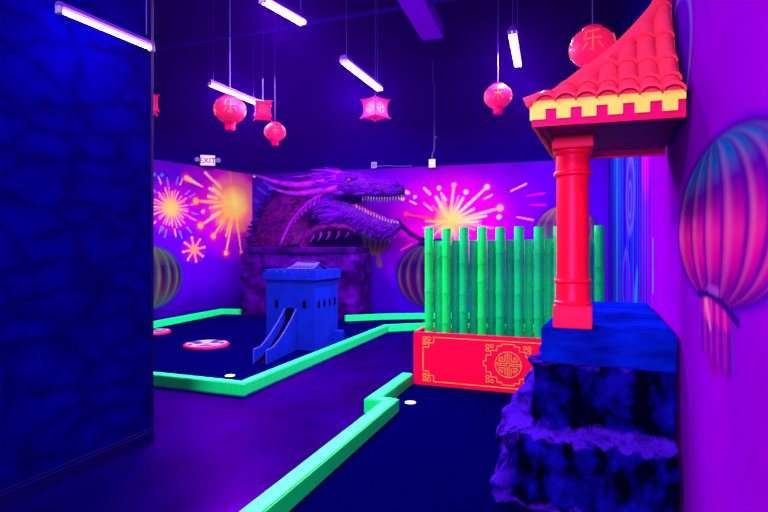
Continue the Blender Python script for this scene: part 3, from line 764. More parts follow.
fl_ = mth('MULTIPLY', soft(mth('SUBTRACT', sx.outputs['Y'], mth('MULTIPLY', sx.outputs['X'], .9)), .10, .20), soft(nz.outputs['Fac'], .38, .52))
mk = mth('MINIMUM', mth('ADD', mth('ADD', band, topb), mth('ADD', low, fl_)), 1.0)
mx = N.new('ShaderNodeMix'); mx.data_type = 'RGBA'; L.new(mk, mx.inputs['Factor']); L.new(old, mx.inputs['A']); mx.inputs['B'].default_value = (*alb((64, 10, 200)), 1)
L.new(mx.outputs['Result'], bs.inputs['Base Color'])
bm = B(); q_ = ped(0, 0, 0); prism(bm, q_, .776, .972)
bmesh.ops.recalc_face_normals(bm, faces=bm.faces); bmesh.ops.bevel(bm, geom=bm.edges[:], offset=.008, segments=2, affect='EDGES')
obj('slab', bm, MT['slab'], t)

# column
PT = TURF + .972
rr_ = Vector((.908, -.419)); dd_ = Vector((.41, .91))
cp = PFL + rr_*.16 + dd_*.108
ca2 = math.atan2(-.36, .93)
t = thing('column', 'glossy red round column standing on the blue rock pedestal', 'column', (cp.x, cp.y, PT), ca2)
SO = 2.052-PT
bm = B(); box(bm, -.102, .102, -.102, .102, 0, .125, bev=.007); obj('plinth', bm, MT['redcol'], t)
bm = B()
lathe(bm, [(.098, .125), (.101, .131), (.101, .141), (.094, .147), (.093, .15), (.092, .245), (.099, .250), (.102, .258), (.099, .266), (.089, .270), (.087, .30),
           (.087, .845), (.092, .849), (.103, .855), (.105, .865), (.101, .874), (.092, .878), (.091, .965), (.096, .968), (.104, .978), (.104, .99), (.098, .995)], 40)
obj('shaft', bm, MT['redcol'], t, True, 40)
bm = B(); box(bm, -.108, .108, -.108, .108, .995, SO-.002, bev=.005); obj('capital', bm, MT['redcol'], t)

# pagoda roof
RO = Vector((.708, 2.45)); ra = math.atan2(-.28, .96); SD = 1.02; UM = .655; kk = .92; VA = UM/kk
t = thing('pagoda_roof', 'curved red tiled pagoda roof with yellow notched fascia above the red column', 'roof', (RO.x, RO.y, 2.01), ra)
Z0 = .115
def hprof(v): return Z0 - .012 + .50*v + .80*v*v
def rsurf(u, s):
    vf = s; vl = u/kk; vr = (SD-s)*(VA/(SD-VA)); v = max(0, min(vf, vl, vr)); return hprof(v)
bm = B()   # sheet
nu, ns = 26, 40; g = [[bm.verts.new((UM*i/nu, SD*j/ns, rsurf(UM*i/nu, SD*j/ns))) for j in range(ns+1)] for i in range(nu+1)]
for i in range(nu):
    for j in range(ns): bm.faces.new((g[i][j], g[i+1][j], g[i+1][j+1], g[i][j+1]))
gb = [[bm.verts.new((UM*i, SD*j, Z0-.004)) for j in (0, 1)] for i in (0, 1)]
bm.faces.new((gb[0][0], gb[0][1], gb[1][1], gb[1][0]))
obj('roof_deck', bm, MT['tile'], t)
def barrel(bm, pos, lo, hi, r0, dirn):
    """half-round tile column; pos(v)->(x,y,z centre), from v=lo to v=hi"""
    seg = .165; v = lo; first = True
    while v < hi-.015:
        v1 = min(v+seg*1.12, hi)
        m = 5; rings = []
        for i in range(m+1):
            f = i/m; vv = v+(v1-v)*f; r = r0*(1.10-.20*f*(v1-v)/(seg*1.12)); lift = .014*(1-f)+.001
            c, nrm, side = pos(vv); ring = []
            for j in range(9):
                a_ = math.pi*j/8; ring.append(bm.verts.new(c + side*math.cos(a_)*r + nrm*(math.sin(a_)*r*.82+lift)))
            rings.append(ring)
        inner = []
        c, nrm, side = pos(v)
        for j in range(9):
            a_ = math.pi*j/8; inner.append(bm.verts.new(c + side*math.cos(a_)*r0*.90 + nrm*(math.sin(a_)*r0*.70+.010)))
        for j in range(8): bm.faces.new((inner[j], inner[j+1], rings[0][j+1], rings[0][j]))
        for i in range(m):
            for j in range(8): bm.faces.new((rings[i][j], rings[i][j+1], rings[i+1][j+1], rings[i+1][j]))
        c, nrm, side = pos(v+.04); deep = [bm.verts.new(c + side*math.cos(math.pi*j/8)*r0*.86 + nrm*(math.sin(math.pi*j/8)*r0*.60+.002)) for j in range(9)]
        for j in range(8): bm.faces.new((deep[j], deep[j+1], inner[j+1], inner[j]))
        bm.faces.new(deep)
        v += seg
def slope_n(v): return math.atan(.50+1.60*max(v, 0))
for i in range(7):
    u = .605 - .0905*i
    if u > UM-.02: break
    hi = min(u/kk + .02, VA+.05)
    def pos(v, u=u):
        a_ = slope_n(v); return Vector((u, v, hprof(v))), Vector((0, -math.sin(a_), math.cos(a_))), Vector((1, 0, 0))
    bm = B(); barrel(bm, pos, -.022, hi, .047, 0); obj('tile_row', bm, MT['tile'], t, True, 50)
for i in range(10):
    s = .04 + i*.1
    if s > SD-.02: break
    vmax = min(s, (SD-s)*(VA/(SD-VA)), VA)
    def pos(v, s=s):
        a_ = slope_n(v/kk); return Vector((v, s, hprof(v/kk))), Vector((-math.sin(a_), 0, math.cos(a_))), Vector((0, -1, 0))
    bm = B(); barrel(bm, pos, -.022, min(vmax*kk+.015, UM-.03), .047, 0); obj('tile_row', bm, MT['tile'], t, True, 50)
bm = B()
hp = []; 
for i in range(22):
    v = -.02+(VA+.03)*i/21; hp.append((max(v, -.02)*kk, v, hprof(max(v, 0))+.030*min(1, max(v, 0)/.22)-.004))
tube(bm, [(p_[0], p_[1], p_[2]) for p_ in hp], [.013+.025*min(1, i/7) for i in range(22)], 12)
obj('hip_ridge', bm, MT['tile'], t, True, 50)
bm = B(); rp = []
for i in range(14):
    v = VA*i/13; rp.append((v*kk, SD-(SD-VA)*v/VA, hprof(v)+.03))
tube(bm, rp, .034, 10); obj('hip_ridge', bm, MT['tile'], t, True, 50)
# fascia
bm = B()
box(bm, 0, UM, 0, .02, 0, .108); box(bm, 0, .02, .02, SD, 0, .108); box(bm, .02, UM, SD-.02, SD, 0, .108)
obj('fascia', bm, MT['magenta'], t)
bm = B()
def teeth(L, M):
    per = .112; x = 0; pts = []
    box(bm, 0, L, -.010, -.001, .072, .112, M)
    while x < L-.01:
        box(bm, x, min(x+per*.56, L), -.010, -.001, .024, .072, M); x += per
teeth(UM, Matrix.Identity(4)); teeth(SD, Matrix.Translation((0, SD, 0)) @ RZ(-math.pi/2))
obj('notched_band', bm, MT['yellow'], t)
bm = B(); box(bm, .02, UM, .02, SD-.02, .040, .055)
for (a0, a1, b0, b1) in ((.02, UM, .02, .05), (.02, .05, .05, SD-.05), (.02, UM, SD-.05, SD-.02)): box(bm, a0, a1, b0, b1, .012, .040)
obj('soffit', bm, MT['soffit'], t)
bm = B(); box(bm, .01, UM, -.006, .006, -.008, .0); box(bm, 0, .012, 0, SD, -.008, 0); obj('drip_edge', bm, MT['red'], t)

SHR = Matrix(((1, .14, 0, 0), (0, 1, 0, 0), (0, 0, 1, 0), (0, 0, 0, 1)))      # the eaves follow the wall, not quite at right angles
for ch in t.children: ch.data.transform(SHR)
# ------------------------------------------------------------ purple rock base of the dragon
ua = Vector((.963, -.27)).normalized(); va = Vector((.27, .963)).normalized(); da = math.atan2(ua.y, ua.x)
KL, KR = Vector((-3.17, 11.50)), Vector((-.546, 10.76)); W_ = (KR-KL).length; Dp = .86
t = thing('rock_plinth', 'large purple rock block with flat cap under the dragon head', 'rock base', (KL.x, KL.y, TURF*0), math.atan2((KR-KL).y, (KR-KL).x))
def kf(z):
    b = .05*math.sin(z*7)+.02; return [(-b*.3, -b), (W_+b*.3, -b), (W_+b*.3, Dp), (0, Dp)]
bm = B(); rock_block(bm, kf, frange(0, 1.38, .035), 46, .06, 11, vf=(2.4, 2.8)); obj('rock_face', bm, MT['rockp'], t, True, 60)
bm = B(); box(bm, .06, W_-.02, -.06, Dp, 1.40, 1.525, bev=.02); obj('cap', bm, MT['rockp'], t)
CAPZ = 1.525

# ------------------------------------------------------------ the dragon
OD = (KL+KR)/2 + va*.42
def D(px, py, v=0):                     # pixel on the dragon's own upright plane -> local coordinates
    o2 = OD + va*v; rx = (px-CX)/F
    tt = (rx*o2.y - o2.x)/(ua.x - rx*ua.y); y = o2.y+ua.y*tt
    return Vector((tt, v, hgt(py, y)-CAPZ))
PXM = OD.y/F
t = thing('dragon_sculpture', 'purple horned dragon head and neck with open toothed jaws on the rock block', 'dragon sculpture', (OD.x, OD.y, CAPZ), da)
def dloft(bm, rows, v0=0, seg=26, amp=.02, fq=7, seed=0, power=1.0):
    pts = [D(r[0], r[1]) for r in rows]; n = len(pts)
    # resample
    P2, R2, V2 = [], [], []
    m = 5
    for i in range(n-1):
        for k_ in range(m if i < n-2 else m+1):
            f = k_/m
            p0, p1, p2, p3 = pts[max(i-1, 0)], pts[i], pts[i+1], pts[min(i+2, n-1)]
            q_ = .5*((2*p1)+(p2-p0)*f+(2*p0-5*p1+4*p2-p3)*f*f+(3*p1-p0-3*p2+p3)*f**3)
            P2.append(q_); R2.append(rows[i][2]*(1-f)+rows[i+1][2]*f); V2.append(rows[i][3]*(1-f)+rows[i+1][3]*f)
    rings = []; N = len(P2)
    for i in range(N):
        tg = (P2[min(i+1, N-1)]-P2[max(i-1, 0)]).normalized(); nn = Vector((-tg.z, 0, tg.x)); ring = []
        for k_ in range(seg):
            a_ = 6.28318*k_/seg; ca_, sa_ = math.cos(a_), math.sin(a_)
            p_ = P2[i] + nn*R2[i]*PXM*sa_ + Vector((0, 1, 0))*(V2[i]*ca_) + Vector((0, v0, 0))
            dsp = noise.fractal(p_*fq+Vector((seed, 0, 0)), 1.0, 2.0, 4)*amp
            p_ += (nn*sa_+Vector((0, ca_, 0)))*dsp; ring.append(bm.verts.new(p_))
        rings.append(ring)
    for i in range(N-1):
        for k_ in range(seg): bm.faces.new((rings[i][k_], rings[i][(k_+1) % seg], rings[i+1][(k_+1) % seg], rings[i+1][k_]))
    bm.faces.new(rings[0][::-1]); bm.faces.new(rings[-1])
NECK = [(286, 247, 35, .40), (285, 236, 31, .38), (288, 220, 27, .35), (297, 205, 22, .32), (311, 194, 18, .29), (326, 189, 15, .27), (338, 188, 12, .24)]
SK = [(316, 188, 9, .20), (326, 185, 13, .28), (336, 184, 14, .31), (348, 183, 12.8, .29), (360, 184, 11.2, .25), (372, 186, 9.8, .20), (384, 187, 8.8, .17), (393, 187.5, 7.6, .145), (399, 188, 5.5, .12), (402, 189, 2.5, .07)]
JW = [(322, 199, 9, .22), (334, 205, 11, .26), (346, 211, 10.5, .24), (358, 216, 9.5, .21), (370, 221, 8.6, .18), (381, 225.5, 8, .15), (391, 227.5, 6, .12), (397, 226, 4, .09), (400, 224, 1.5, .05)]
def cut(bm):
    bmesh.ops.bisect_plane(bm, geom=bm.verts[:]+bm.edges[:]+bm.faces[:], plane_co=(0, 0, .002), plane_no=(0, 0, 1), clear_inner=True)
    bmesh.ops.holes_fill(bm, edges=[e for e in bm.edges if e.is_boundary])
bm = B(); dloft(bm, NECK, amp=.035, fq=5); cut(bm); obj('neck', bm, MT['dneck'], t, True, 60)
bm = B(); dloft(bm, SK, amp=.022, fq=9, seed=4)
# brow, cheek and nose lumps
for (x, y, v, r, l) in [(352, 176, -.20, .10, 1.5), (352, 176, .20, .10, 1.5), (394, 182, -.09, .06, 1.3), (394, 182, .09, .06, 1.3), (340, 192, -.26, .11, 1.6), (372, 181, -.14, .06, 2.4), (360, 192, -.21, .06, 2.5)]:
    c = D(x, y); c.y = v; M_ = Matrix.Translation(c) @ Matrix.Diagonal((l, 1, .8, 1))
    bmesh.ops.create_icosphere(bm, subdivisions=2, radius=r, matrix=M_)
skull = obj('skull', bm, MT['dskin'], t, True, 60); skull.location = (.05, 0, -.075)
bm = B(); dloft(bm, JW, amp=.022, fq=9, seed=9); jaw = obj('lower_jaw', bm, MT['dskin'], t, True, 60); jaw.location = (.02, 0, -.02)
bm = B(); dloft(bm, [(348, 206, 3, .13), (358, 206.5, 3.2, .14), (368, 211, 2.6, .12), (378, 216, 2.4, .10), (388, 220.5, 1.8, .07), (395, 222, 1, .04)], amp=.006); obj('tongue', bm, MT['dmouth'], jaw, True)
bm = B(); dloft(bm, [(346, 198, 9, .17), (354, 199, 6.5, .17), (361, 199, 3, .14)], amp=.01); obj('throat', bm, MT['dark'], t, True)
def interp(rows, x):
    for a_, b_ in zip(rows, rows[1:]):
        if a_[0] <= x <= b_[0]:
            f = (x-a_[0])/(b_[0]-a_[0]); return [a_[i]*(1-f)+b_[i]*f for i in range(4)]
    return list(rows[-1])
# teeth
for part, rows, sgn, xs0, xs1, n in ((skull, SK, 1, 363, 400, 15), (jaw, JW, -1, 358, 397, 15)):
    for side in (-1, 1):
        for i in range(n):
            bm = B(); x = xs0+(xs1-xs0)*i/(n-1); r_ = interp(rows, x); L_ = (2.9 if i % 3 else 4.0)*(1 if sgn > 0 else .9)
            y = r_[1]+sgn*r_[2]*.84; p_ = D(x, y); p_.y = side*r_[3]*.66; q_ = D(x-.6, y+sgn*(L_+r_[2]*.12)); q_.y = side*r_[3]*.68
            cone(bm, p_, q_, .016, 6); obj('tooth', bm, MT['dtooth'], part, True)
for side in (-1, 1):
    bm = B(); c = D(351, 178.5); c.y = side*.275; bmesh.ops.create_uvsphere(bm, u_segments=14, v_segments=10, radius=.038, matrix=Matrix.Translation(c))
    obj('eye', bm, MT['deye'], skull, True)
for side in (-1, 1):
    bm = B(); c = D(397, 183); c.y = side*.10; bmesh.ops.create_uvsphere(bm, u_segments=10, v_segments=8, radius=.028, matrix=Matrix.Translation(c) @ Matrix.Diagonal((1.4, .8, .7, 1)))
    obj('nostril', bm, MT['dark'], skull, True)
# horns
def horn(pts, r0, v0, v1, m=None):
    path = []; n = len(pts)
    P3 = [D(*p_) for p_ in pts]
    for i in range(n-1):
        for k_ in range(4 if i < n-2 else 5):
            f = k_/4; p0, p1, p2, p3 = P3[max(i-1, 0)], P3[i], P3[i+1], P3[min(i+2, n-1)]
            path.append(.5*((2*p1)+(p2-p0)*f+(2*p0-5*p1+4*p2-p3)*f*f+(3*p1-p0-3*p2+p3)*f**3))
    N = len(path)
    for i, p_ in enumerate(path): p_.y = v0+(v1-v0)*i/(N-1)
    bm = B(); tube(bm, path, [r0*PXM*(1-(i/(N-1))**1.4)*(1+.05*math.sin(i*2.2))+.004 for i in range(N)], 12)
    obj('horn', bm, m or MT['dhorn'], skull, True, 60)
horn([(338, 177), (320, 181), (300, 184), (280, 181), (266, 176), (257, 173)], 4.6, -.20, -.34)
horn([(340, 187), (322, 190), (303, 192.5), (286, 190), (275, 185)], 4.2, -.26, -.38)
horn([(344, 174), (325, 175), (305, 178), (288, 178), (272, 174)], 3.6, .18, .30)
horn([(346, 172), (330, 170.5), (318, 171), (303, 174), (292, 174)], 2.4, -.05, -.12)
horn([(340, 171), (326, 168.5), (312, 168)], 1.6, -.14, -.2)
# swept-back spines: mane, brow, jaw beard, back crest
rr = random.Random(21)
def spines(name, rows, x0, x1, n, l0, l1, r, ang0, ang1, parent, m, arc=(0, 6.283), spread=.35):
    bm = B()
    for i in range(n):
        x = rr.uniform(x0, x1); w_ = interp(rows, x); a_ = rr.uniform(*arc); L_ = rr.uniform(l0, l1)
        base = D(x, w_[1]-math.sin(a_)*w_[2]*.93); base.y = -math.cos(a_)*w_[3]*.93
        an = rr.uniform(ang0, ang1); out = .35+rr.random()*.3
        dr = Vector((math.cos(an), -math.cos(a_)*out*.8, math.sin(an)+math.sin(a_)*out)).normalized()
        cone(bm, base, base+dr*L_*PXM, r*PXM*rr.uniform(.7, 1.2), 5, bend=(0, 0, .03*math.sin(a_)))
    return obj(name, bm, m, parent, True, 50)
spines('mane', SK, 318, 344, 150, 8, 17, 1.4, math.pi*.97, math.pi*1.12, skull, MT['dspike'], (-1.9, 1.9))
spines('mane', JW, 322, 346, 120, 8, 18, 1.6, math.pi*.98, math.pi*1.15, jaw, MT['dspike'], (-1.7, 1.4))
spines('scales', SK, 340, 396, 320, 3, 7, 1.2, math.pi*.9, math.pi*1.1, skull, MT['dspike'], (-.5, 3.6))
spines('scales', JW, 340, 396, 220, 2.5, 6, 1.0, math.pi*.95, math.pi*1.2, jaw, MT['dspike'], (-2.4, .3))
spines('beard', JW, 338, 394, 80, 5, 9, 1.2, math.pi*1.1, math.pi*1.35, jaw, MT['dspike'], (-2.2, -.9))
# crest of fins along the back of the neck
bm = B()
outl = [(252, 246), (253, 238), (255, 230), (258, 222), (260, 214), (264, 207), (268, 201), (273, 195), (279, 190)]
for i in range(34):
    f = i/33*(len(outl)-1.001); k_ = int(f); f -= k_; x = outl[k_][0]*(1-f)+outl[k_+1][0]*f; y = outl[k_][1]*(1-f)+outl[k_+1][1]*f
    p_ = D(x+9, y+1); p_.y = rr.uniform(-.14, .1); q_ = D(x-rr.uniform(2, 9), y-rr.uniform(-1, 3)); q_.y = p_.y+rr.uniform(-.05, .05)
    cone(bm, p_, q_, .085, 5)
cut(bm); obj('back_crest', bm, MT['dback'], t, True, 50)
# belly plates: a row of small hooked ridges up the throat
rib = [(288, 245), (290, 239), (293, 233), (296, 227), (300, 221), (305, 215), (311, 209), (318, 204), (325, 200)]
bm = B()
for i in range(14):
    f = i/13*7.999; k_ = int(f); f -= k_; x = rib[k_][0]*(1-f)+rib[k_+1][0]*f; y = rib[k_][1]*(1-f)+rib[k_+1][1]*f
    w_ = .38-.005*i; p_ = D(x-1, y+4); p_.y = -w_*.88; q_ = D(x+5.5, y-8); q_.y = -w_*1.06
    cone(bm, p_, q_, .046, 6, bend=(-.03, -.03, .0))
cut(bm); obj('belly_plates', bm, MT['dhorn'], t, True, 50)
bm = B()
for i in range(150):
    w_ = rr.random(); r0 = NECK[int(w_*5.99)]; r1 = NECK[min(int(w_*5.99)+1, 6)]; f = w_*5.99 % 1
    x, y, rad, vw = [r0[j]*(1-f)+r1[j]*f for j in range(4)]
    e_ = rr.uniform(-1, .5); p_ = D(x+e_*rad*.95, y); p_.y = -vw*math.sqrt(max(0, 1-e_*e_))*.96
    L_ = rr.uniform(3, 6); q_ = p_+Vector((-L_*PXM*.7, -.05, -L_*PXM*rr.uniform(0, .7))); cone(bm, p_, q_, .035, 5)
cut(bm); obj('neck_scales', bm, MT['dneck'], t, True, 50)
# arched lower fold over a dark hollow with fangs
bm = B(); dloft(bm, [(307, 249, 6, .22), (309, 241, 6, .22), (316, 233, 5.5, .20), (326, 229, 5, .18), (338, 227.5, 4.5, .16), (350, 229, 4, .12), (358, 233, 2.2, .07)], v0=-.12, amp=.02, fq=7, seed=2); cut(bm); obj('throat_fold', bm, MT['dneck'], t, True, 60)
bm = B(); dloft(bm, [(306, 242, 7, .08), (318, 241, 7.5, .10), (334, 240.5, 8, .10), (350, 241, 7, .08), (360, 242, 5, .05)], v0=.02, amp=.005); cut(bm); obj('hollow', bm, MT['dark'], t, True)
for i, x in enumerate((317, 324, 332, 341, 350)):
    bm = B(); p_ = D(x+1, 232.5-.4*i); p_.y = -.24+.02*i; q_ = D(x-2.5, 243-i*1.3); q_.y = -.25+.02*i; cone(bm, p_, q_, .046-.003*i, 8, bend=(.035, 0, 0)); obj('fang', bm, MT['dhorn'], t, True)

# ------------------------------------------------------------ hanging lanterns
def glyph(kind):
    if kind == 0: return [[(-.30, .42), (.28, .50)], [(-.22, .46), (-.34, .08), (.36, .10)], [(.02, .36), (.02, -.42), (-.12, -.34)], [(-.22, -.08), (-.40, -.34)], [(.22, -.06), (.42, -.30)]]
    return [[(-.36, .3), (.36, .3)], [(0, .48), (0, -.45)], [(-.3, 0), (.3, 0)], [(-.36, -.35), (-.05, 0)], [(.36, -.35), (.05, 0)]]
def lantern(px, py, dpx, R, label, kind=0, tail=True, group='round red paper lanterns'):
    y = 2*R*F/dpx; x = (px-CX)/F*y; z = hgt(py, y)
    face = math.atan2(-x, y)          # local -y towards the room
    Hh = R*.82
    t = thing('paper_lantern', label, 'lantern', (x, y, z-Hh), face, group)
    nrib = 15; prof_ = []
    for i in range(nrib*2+1):
        a_ = -math.pi/2+.42+(math.pi-.84)*i/(nrib*2); k_ = 1.0 if i % 2 else .972
        prof_.append((R*math.cos(a_)**.82*k_, Hh+Hh*math.sin(a_)*1.06))
    bm = B(); lathe(bm, prof_, 40, cap=True); obj('shade', bm, MT['lantern'], t, True, 60)
    bm = B(); rt = R*.44
    zt = prof_[-1][1]; zb = prof_[0][1]
    lathe(bm, [(rt, zt-.01), (rt, zt+R*.12), (rt*.86, zt+R*.12), (rt*.86, zt-.008)], 28); obj('collar', bm, MT['lantcap'], t, True, 30); bm = B(); lathe(bm, [(rt*.8, zb-R*.1), (rt*.95, zb-R*.1), (rt*.95, zb+.01), (rt*.8, zb+.008)], 28)
    obj('collar', bm, MT['lantcap'], t, True, 30)
    if tail:
        bm = B(); n = 18
        for k_ in range(n):
            a_ = 6.28318*k_/n; c_, s_ = math.cos(a_)*rt*.62, math.sin(a_)*rt*.62
            tube(bm, [(c_, s_, zb-R*.08), (c_*1.02, s_*1.02, zb-R*.3), (c_*.98, s_*.98, zb-R*(.48+.05*math.sin(k_*2.3)))], rt*.15, 5)
        obj('tassel', bm, MT['lantcap'], t, True)
    bm = B()
    for q_ in range(4):
        for stk in glyph(kind):
            path = []
            for a0, a1 in zip(stk, stk[1:]):
                for i in range(5):
                    f = i/4; gx, gz = (a0[0]*(1-f)+a1[0]*f)*R*1.05, (a0[1]*(1-f)+a1[1]*f)*R*1.0
                    el = math.asin(max(-.95, min(.95, gz/(Hh*1.06)))); rr2 = R*math.cos(el)**.82+.003; az = gx/rr2 - math.pi/2 + q_*math.pi/2
                    path.append((math.cos(az)*rr2, math.sin(az)*rr2, Hh+gz))
            tube(bm, path, R*.035, 5)
    obj('gold_character', bm, MT['lgold'], t, True)
    bm = B(); tube(bm, [(0, 0, zt+R*.12-.01), (0, 0, zt+R*.5), (0, 0, HC-(z-Hh)-.002)], [.004, .005, .005], 6); 
    box(bm, -rt*.86, rt*.86, -.004, .004, zt+R*.10, zt+R*.12)
    obj('cord', bm, MT['conduit'], t)
    return t
lantern(230, 110, 30, .17, 'round red paper lantern with gold character below the far left violet tube light', 0)
lantern(275, 132, 20.5, .165, 'smallest round red paper lantern, hanging lowest left of the dragon', 1)
lantern(498, 96.5, 26.5, .17, 'round red paper lantern hanging alone between the duct and the pagoda roof', 1)
lantern(592.5, 48, 43, .19, 'largest round red paper lantern, partly behind the pagoda roof', 0, tail=False)

def square_lantern(px, py, wpx, size, rot, label):
    s = size/2; y = s*2*1.16*(1.4142 if rot > .5 else 1.0)*F/wpx; x = (px-CX)/F*y; z = hgt(py, y)
    t = thing('square_lantern', label, 'lantern', (x, y, z-s), math.atan2(-x, y)+rot, 'square red lanterns')
    bm = B(); n = 10; rings = []
    for i in range(n+1):
        b_ = -1+2*i/n; sc = .84+.16*b_*b_; ring = []
        for k_ in range(4):
            for j in range(8):
                f = -1+2*j/8; inw = 1-.10*(1-f*f); c_ = [( f, -inw), (inw, f), (-f, inw), (-inw, -f)][k_]
                ring.append(bm.verts.new((c_[0]*s*sc, c_[1]*s*sc, s+b_*s*.92)))
        rings.append(ring)
    m = len(rings[0])
    for i in range(n):
        for k_ in range(m): bm.faces.new((rings[i][k_], rings[i][(k_+1) % m], rings[i+1][(k_+1) % m], rings[i+1][k_]))
    bm.faces.new(rings[0][::-1]); bm.faces.new(rings[-1]); obj('shade', bm, MT['lantern'], t, True, 40)
    bm = B()
    for sx in (-1, 1):
        for sy in (-1, 1):
            tube(bm, [(sx*s*.98, sy*s*.98, s*.1), (sx*s*.86, sy*s*.86, s*.5), (sx*s*.83, sy*s*.83, s), (sx*s*.86, sy*s*.86, s*1.5), (sx*s*.98, sy*s*.98, s*1.9)], s*.06, 6)
            cone(bm, (sx*s*.94, sy*s*.94, s*1.88), (sx*s*1.16, sy*s*1.16, s*2.0), s*.09, 6); cone(bm, (sx*s*.94, sy*s*.94, s*.12), (sx*s*1.16, sy*s*1.16, -s*.02), s*.09, 6)
    for zz in (.1, 1.9):
        for k_ in range(4):
            M_ = RZ(k_*math.pi/2); tube(bm, [M_ @ Vector((-s*.98, -s*.98, s*zz)), M_ @ Vector((0, -s*.9, s*zz)), M_ @ Vector((s*.98, -s*.98, s*zz))], s*.06, 6)
    obj('frame', bm, MT['lantcap'], t, True)
    bm = B(); lathe(bm, [(s*.05, s*1.85), (s*.28, s*1.92), (s*.2, s*2.0), (s*.1, s*2.12), (s*.02, s*2.2)], 12); lathe(bm, [(s*.02, -s*.12), (s*.16, -s*.02), (s*.14, s*.06), (s*.05, s*.1)], 12)
    obj('finial', bm, MT['lantcap'], t, True)
    bm = B()
    for k_ in range(4):
        M_ = RZ(k_*math.pi/2) @ Matrix.Translation((0, -s*.77, s))
        strip(bm, [(s*.5*math.cos(6.28318*i/20), s*.5*math.sin(6.28318*i/20)) for i in range(20)], s*.07, 0, -s*.05, M_, True)
        strip(bm, [(-s*.3, s*.28), (s*.3, s*.28), (s*.3, 0), (-s*.3, 0), (-s*.3, -s*.28), (s*.3, -s*.28)], s*.06, 0, -s*.05, M_)
        strip(bm, [(0, s*.45), (0, -s*.45)], s*.06, 0, -s*.05, M_)
    obj('gold_emblem', bm, MT['lgold'], t)
    bm = B(); tube(bm, [(0, 0, s*2.15), (0, 0, HC-(z-s)-.002)], .005, 6); obj('cord', bm, MT['conduit'], t)
square_lantern(263, 110.5, 19, .27, 0, 'square red lantern with round gold emblem at the end of the far left tube light')
square_lantern(375.3, 109, 31, .28, math.pi/4, 'square red lantern hung cornerwise below the middle violet tube light')
square_lantern(148, 104, 20, .27, .1, 'square red lantern just showing past the edge of the near stone wall')

# ------------------------------------------------------------ violet tube lights
def fixture(px0, py0, y0, px1, y1, label, power, wires=True, w=.105, ntube=2):
    h = hgt(py0, y0); p0 = Vector(((px0-CX)/F*y0, y0)); p1 = Vector(((px1-CX)/F*y1, y1)); L = (p1-p0).length; d = (p1-p0)/L; m = (p0+p1)/2
    rz = math.atan2(d.y, d.x)
    t = thing('tube_light', label, 'tube light', (m.x, m.y, h), rz, 'hanging violet tube lights')
    bm = B(); hw = w/2
    prism(bm, [(-hw, .02), (-hw*.55, .02+w*.5), (hw*.55, .02+w*.5), (hw, .02)], -L/2, L/2, Matrix.Rotation(math.pi/2, 4, 'Z') @ Matrix.Rotation(math.pi/2, 4, 'X'))
    obj('housing', bm, MT['housing'], t)
    for sx in (-1, 1):
        for k_ in ((-1, 1) if ntube == 2 else (0,)):
            bm = B(); box(bm, sx*(L/2-.012)-.012, sx*(L/2-.012)+.012, k_*hw*.5-.02, k_*hw*.5+.02, -.022, .022, bev=.003); obj('lamp_holder', bm, MT['lav'], t)
    for k_ in ((-1, 1) if ntube == 2 else (0,)):
        bm = B(); tube(bm, [(-L/2+.02, k_*hw*.5, 0), (L/2-.02, k_*hw*.5, 0)], .0185 if ntube == 2 else .013, 12); obj('lamp_tube', bm, MT['tube'], t, True)
    if wires:
        for sx in (-1, 1):
            bm = B(); tube(bm, [(sx*L*.42, 0, .08), (sx*L*.42, 0, HC-h-.002)], .004, 6); obj('hanging_chain', bm, MT['conduit'], t)
    lamp(m.x, m.y, h-.03, L*.95, w*.9, rz, power)
    return t
LCOL = (.80, .42, 1.0)
def lamp(x, y, z, sx, sy, rz, power):
    li = bpy.data.lights.new('tube_and_fill_light', 'AREA'); li.shape = 'RECTANGLE'; li.size = sx; li.size_y = sy; li.energy = power; li.color = LCOL
    try: li.spread = math.radians(180)
    except Exception: pass
    o = bpy.data.objects.new('tube_and_fill_light', li); C.objects.link(o); o.location = (x, y, z); o.rotation_euler = (0, 0, rz); return o
fixture(57, 9, 2.90, 153, 3.47, 'violet tube light hanging in front of the near stone wall', 2.2, w=.05, ntube=1)
fixture(209, 84, 8.2, 257, 9.27, 'far left violet tube light above the round red lantern', 160)
fixture(343, 61, 6.16, 380, 7.25, 'violet tube light above the cornerwise square lantern in the middle', 150)
fixture(512, 32, 6.05, 518, 7.15, 'violet tube light to the right, left of the pagoda roof', 150)
fixture(262, 0, 5.0, 304, 5.52, 'violet tube light cut by the top edge of the photo', 130)
# added fill lights without fixtures, above the room and behind the camera
for (x, y, z, pw) in [(-1.5, .9, 3.9, 100), (-.9, -1.6, 3.0, 190), (-2.2, 8.6, 4.3, 90), (-2.3, 4.4, 4.4, 60), (2.6, 9.0, 4.3, 110), (-.6, 10.0, 4.4, 90)]:
    lamp(x, y, z, 1.2, .12, 1.2, pw)
# added light low behind the camera to brighten the column front
lamp(-1.3, -2.2, 1.75, 1.4, .5, 0, 150).rotation_euler = (math.radians(90), 0, math.radians(-18))

